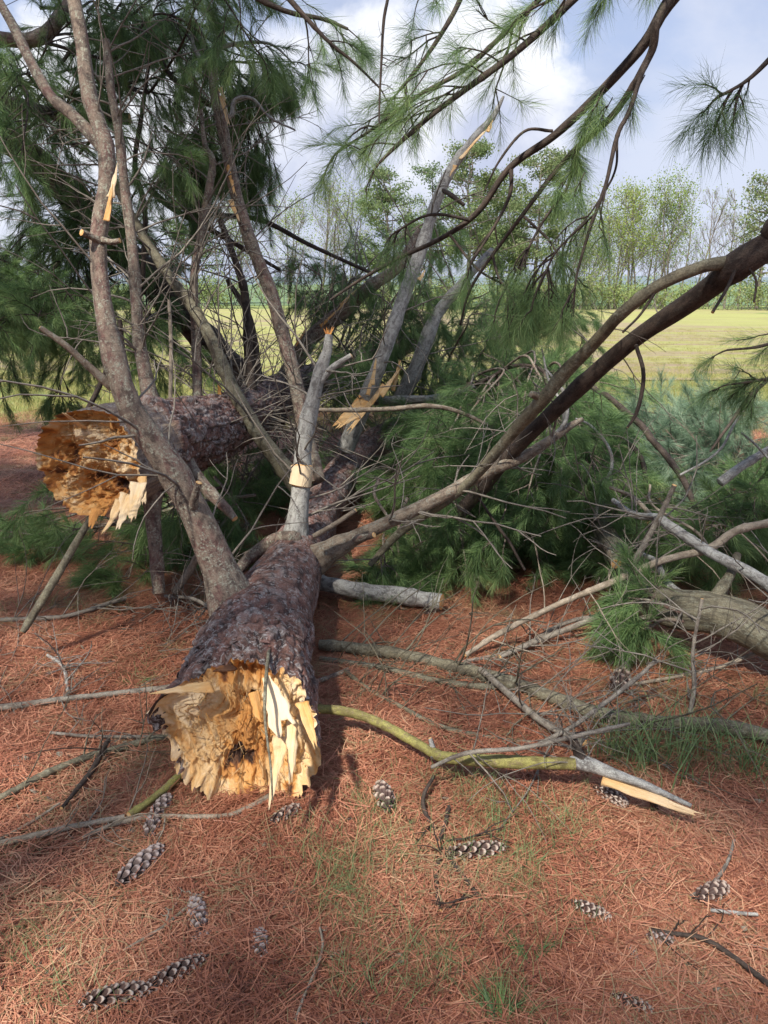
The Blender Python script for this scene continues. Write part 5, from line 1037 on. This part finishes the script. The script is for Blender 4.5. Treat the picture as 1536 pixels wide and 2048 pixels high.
def cone(label, px, py, Lpx, ang, m_='cone', openn=1., fat=.17, sink=.0, n=58, pitch=0.):
    p = G(px, py, .02); d_ = depth(p); L = Lpx/FPX*d_*1.03; g0 = G(px+math.cos(ang)*Lpx/2, py-math.sin(ang)*Lpx/2, .02)-p; ax = unit(np.array((g0[0], g0[1], 0)))
    L = 1.3*min(.15, max(np.linalg.norm(g0)*2, L)); fat = min(fat, .25); Rr = L*fat*.88; z0 = float(hz(p[0], p[1]))+Rr*.72-sink*Rr*.45+.016
    t = thing('pine_cone', label, 'pine cone', (p[0], p[1], z0), 'white pine cones lying on the needle litter')
    rz = math.atan2(ax[1], ax[0]); t.rotation_euler = (rng.rand()*6.28, pitch, rz)
    CP_.append((p[0], p[1], z0, Rr, sink, ax[0]*L*.4, ax[1]*L*.4)); mb = MB(); k = 9; u = np.linspace(-.48, .46, k); tube(mb, np.stack((u*L, 0*u, 0*u), -1), np.array([.3, .7, .9, 1, 1, .95, .8, .6, .2])*Rr*.34, 8, L/9, .05)
    me = mb.mesh('core', [M['bark_dark']]); c = bpy.data.objects.new('core', me); col.objects.link(c); c.parent = t
    for i in range(n):
        u = (i+.5)/n; a = i*2.39996; x = (-.47+.92*u)*L; prof = math.sin(min(1., (u*.9+.16))*math.pi)**.55 if u > .05 else .5; op = (.95-.75*u)*openn+.22
        op = max(.18, op); sl = Rr*prof*1.05/max(.55, math.sin(op)+.15)*.78; dirv = Vector((math.cos(op), math.sin(op)*math.cos(a), math.sin(op)*math.sin(a)))
        yv = Vector((0, -math.sin(a), math.cos(a))); zv = dirv.cross(yv) ; r0 = Rr*.22*prof
        o = bpy.data.objects.new('scale', SM[m_]); col.objects.link(o); o.parent = t; wv = sl*1.0
        o.matrix_local = Matrix(((dirv.x*sl, yv.x*wv, zv.x*sl, x), (dirv.y*sl, yv.y*wv, zv.y*sl, r0*math.cos(a)), (dirv.z*sl, yv.z*wv, zv.z*sl, r0*math.sin(a)), (0, 0, 0, 1)))
    return t
cone('dark open cone with pale tips, left one of the touching pair at the bottom left', 235, 2000, 125, R(14), n=66)
cone('dark open cone with pale tips, right one of the touching pair at the bottom left', 356, 1946, 110, R(30), n=66)
cone('grey weathered cone lying in the sun above the yellow needle sprig', 284, 1730, 102, R(40), 'cone_pale', .8, .18)
cone('grey cone under the thin yellowish stick', 322, 1614, 52, R(50), 'cone_pale', .7, .22, n=40)
cone('grey cone just below the thin yellowish stick', 304, 1650, 46, R(70), 'cone_pale', .7, .24, .4, n=36)
cone('worn half-buried cone at the end of the pale and brown twig', 394, 1822, 64, R(100), 'cone_pale', .7, .22, .9)
cone('worn cone sunk in needles below the half-buried one', 400, 1868, 44, R(20), 'cone_pale', .6, .26, .9, n=36)
cone('small worn cone sunk in needles left of the bent straw', 521, 1885, 54, R(95), 'cone_pale', .7, .26, .6, n=40)
cone('small dark cone just below the pale lower splinter', 572, 1632, 60, R(30), 'cone', .8, .22, .4, n=42)
cone('dark cone seen end on, right of the lower splinter', 768, 1602, 50, R(110), 'cone', 1., .34, .0, n=44)
cone('large dark open cone lying level in the middle of the foreground', 955, 1704, 108, R(8), n=64)
cone('brown closed-looking cone under the mossy split branch', 1222, 1592, 66, R(-30), 'cone', .45, .2, .1)
cone('brown cone with pale tips at the lower right middle', 1182, 1822, 70, R(-22), 'cone', .7, .22, .3)
cone('small glossy dark cone at the end of the thin curved twig', 1424, 1785, 58, R(22), 'cone', .8, .30, n=44)
cone('half-hidden cone under the lower right dark twig', 1320, 1876, 50, R(-10), 'cone_pale', .7, .24, .5, n=36)
cone('worn cone fragment left of the lower right dark twig', 1265, 1900, 36, R(-60), 'cone_pale', .7, .28, .7, n=30)
cone('very small dark cone right of the bent straw', 668, 1912, 40, R(20), 'cone', .7, .3, .3, n=30)
cone('dark cone cut by the bottom edge', 735, 2046, 46, R(5), 'cone', .9, .3, .2, n=34)
cone('dark cone in shade below the long dark branch', 1226, 1434, 44, R(5), 'cone', .9, .24, n=40)
cone('dark cone beyond the long dark branch', 1240, 1364, 36, R(70), 'cone', .9, .26, n=34)
cone('small cone at the edge of the green boughs', 1208, 1158, 30, R(20), 'cone', .9, .26, n=30)
cone('shaded cone in the litter beside the short lichened log', 865, 1225, 26, R(30), 'cone', .9, .26, n=30)
cone('flattened old cone at the lower right edge of the foreground', 1265, 2006, 70, R(-20), 'cone', .6, .2, .7, n=40)

pts = []; rots = []; sc = []
for (cx, cy_, cz, cr, sk, ex, ey) in CP_:
    for k in range(5 if sk > .25 else 3):
        a = rng.rand()*6.283; u = rng.uniform(-1, 1); pts.append((cx+ex*u+math.cos(a)*cr*1.5, cy_+ey*u+math.sin(a)*cr*1.5, cz-cr*rng.uniform(.35, .7))); rots.append((rng.normal(0, .15), rng.normal(0, .15), rng.rand()*6.28)); sc.append(rng.uniform(.3, .5))
scatter('needles_round_cones', pts, rots, sc, 'litter', nv=5)
# ------------------------------------------------------------------ leaves, sprigs, clumps
def leaf(label, px, py, s_, ang, mtl='leaf', lobes=0, name='dry_leaf'):
    p = G(px, py, .025); z = float(hz(p[0], p[1]))+.022; mb = MB(); K = 22; v = [(0, 0, .004)]
    for i in range(K):
        a = i/K*6.283; rr = 1*(.42+.58*abs(math.cos(a))**1.2) if not lobes else .62+.38*math.cos(a*lobes); x_, y_ = math.cos(a)*rr, math.sin(a)*rr*.75
        v.append((x_, y_, .12*x_*x_+.15*abs(y_)))
    c, s = math.cos(ang), math.sin(ang); top = [((x_*c-y_*s)*s_, (x_*s+y_*c)*s_, z_*s_) for x_, y_, z_ in v]; bot = [(a, b, z_-.0008) for a, b, z_ in top]
    f = [(0, i+1, (i+1) % K+1) for i in range(K)]; n = len(top); f2 = [(n, n+(i+1) % K+1, n+i+1) for i in range(K)]
    mb.add(np.array(top+bot)+np.array((p[0], p[1], z)), tris=f+f2); o = mb.build(name, M[mtl]); tag(o, label, 'leaf'); return o
leaf('pale tan lobed oak leaf at the left edge of the foreground', 98, 1780, .024, .3, lobes=5)
leaf('tan leaf in shade under the long dark branch', 1316, 1380, .022, .2)
leaf('pale leaf above the long dark branch', 840, 1312, .02, 1.2)
leaf('pale leaf left of the mossy branch bend', 806, 1442, .016, 1.)
leaf('brown curled leaf lying near the twiggy branch', 928, 1412, .03, .5, lobes=3)
leaf('small bright green seedling leaf in the right foreground', 1362, 1694, .013, 0, 'gleaf', 3, 'green_leaf')
leaf('tiny green seedling leaf at the lower middle', 706, 1912, .009, 0, 'gleaf', 3, 'green_leaf')
leaf('tiny green sprout leaf by the bottom edge', 468, 2030, .010, 1, 'gleaf', 3, 'green_leaf')
leaf('tan bark chip at the bottom left', 85, 2012, .012, .4)
def sprig(label, px, py, dirs, mtl, nm, L=.09, n=60, w_=.0016, sp_=.28):
    p = G(px, py, .02); p[2] = float(hz(p[0], p[1]))+.02; t = thing(nm, label, 'needle sprig', p)
    for i, (dx, dy, dz) in enumerate(dirs):
        me = tuft_mesh('needle_bundle', n, L, sp_, 700+i+int(px), mtl, w_, .01); o = bpy.data.objects.new('needle_bundle', me); col.objects.link(o); o.parent = t; o['kind'] = 'stuff'
        o.rotation_euler = Vector((dx, dy, dz)).to_track_quat('X', 'Z').to_euler()
sprig('fresh green V-shaped needle sprig near the bottom', 1062, 1925, [(-.55, .9, .25), (.75, .75, .2)], M['needle'], 'pine_sprig')
sprig('fanned golden dead needle sprig below the sunlit cone', 262, 1768, [(-.35, -.9, .12)], M['dryg'], 'dead_sprig', .085, 46, .0012, .5)
sprig('green needle sprig at the bottom edge', 1000, 2040, [(-.4, .6, .2), (.1, .8, .3), (.6, .5, .2)], M['needle'], 'pine_sprig', .1)
sprig('small green needle sprig above the faint thin stick', 268, 1362, [(-.8, .2, .1), (.7, .3, .15)], M['needle'], 'pine_sprig', .08)
sprig('orange fan of dead needles right of the grass', 1092, 1592, [(.9, .3, .1)], M['litter'], 'dead_sprig', .09, 50, .0015, .22)
sprig('orange fan of dead needles under the mossy branch', 1010, 1572, [(.9, -.2, .1)], M['litter'], 'dead_sprig', .09, 50, .0015, .25)
me = grass_mesh('grass_clump', 85, .25, .07, 91, M['grass'], .005, .9)
for lb, px, py, s_ in [('tall bright green grass clump above the split branch end', 1285, 1525, 1.), ('tall grass clump right of the bright one, by the long branch', 1375, 1500, .9), ('grass clump at the right edge below the long branch', 1500, 1530, .8), ('sparse grass clump behind the mossy branch knot', 1230, 1515, .6)]:
    p = G(px, py); o = bpy.data.objects.new('grass_tuft', me); col.objects.link(o); o.location = (p[0], p[1], float(hz(p[0], p[1]))); o.rotation_euler.z = rng.rand()*6; o.scale = (s_, s_, s_); tag(o, lb, 'grass clump', 'tall grass clumps at the right')
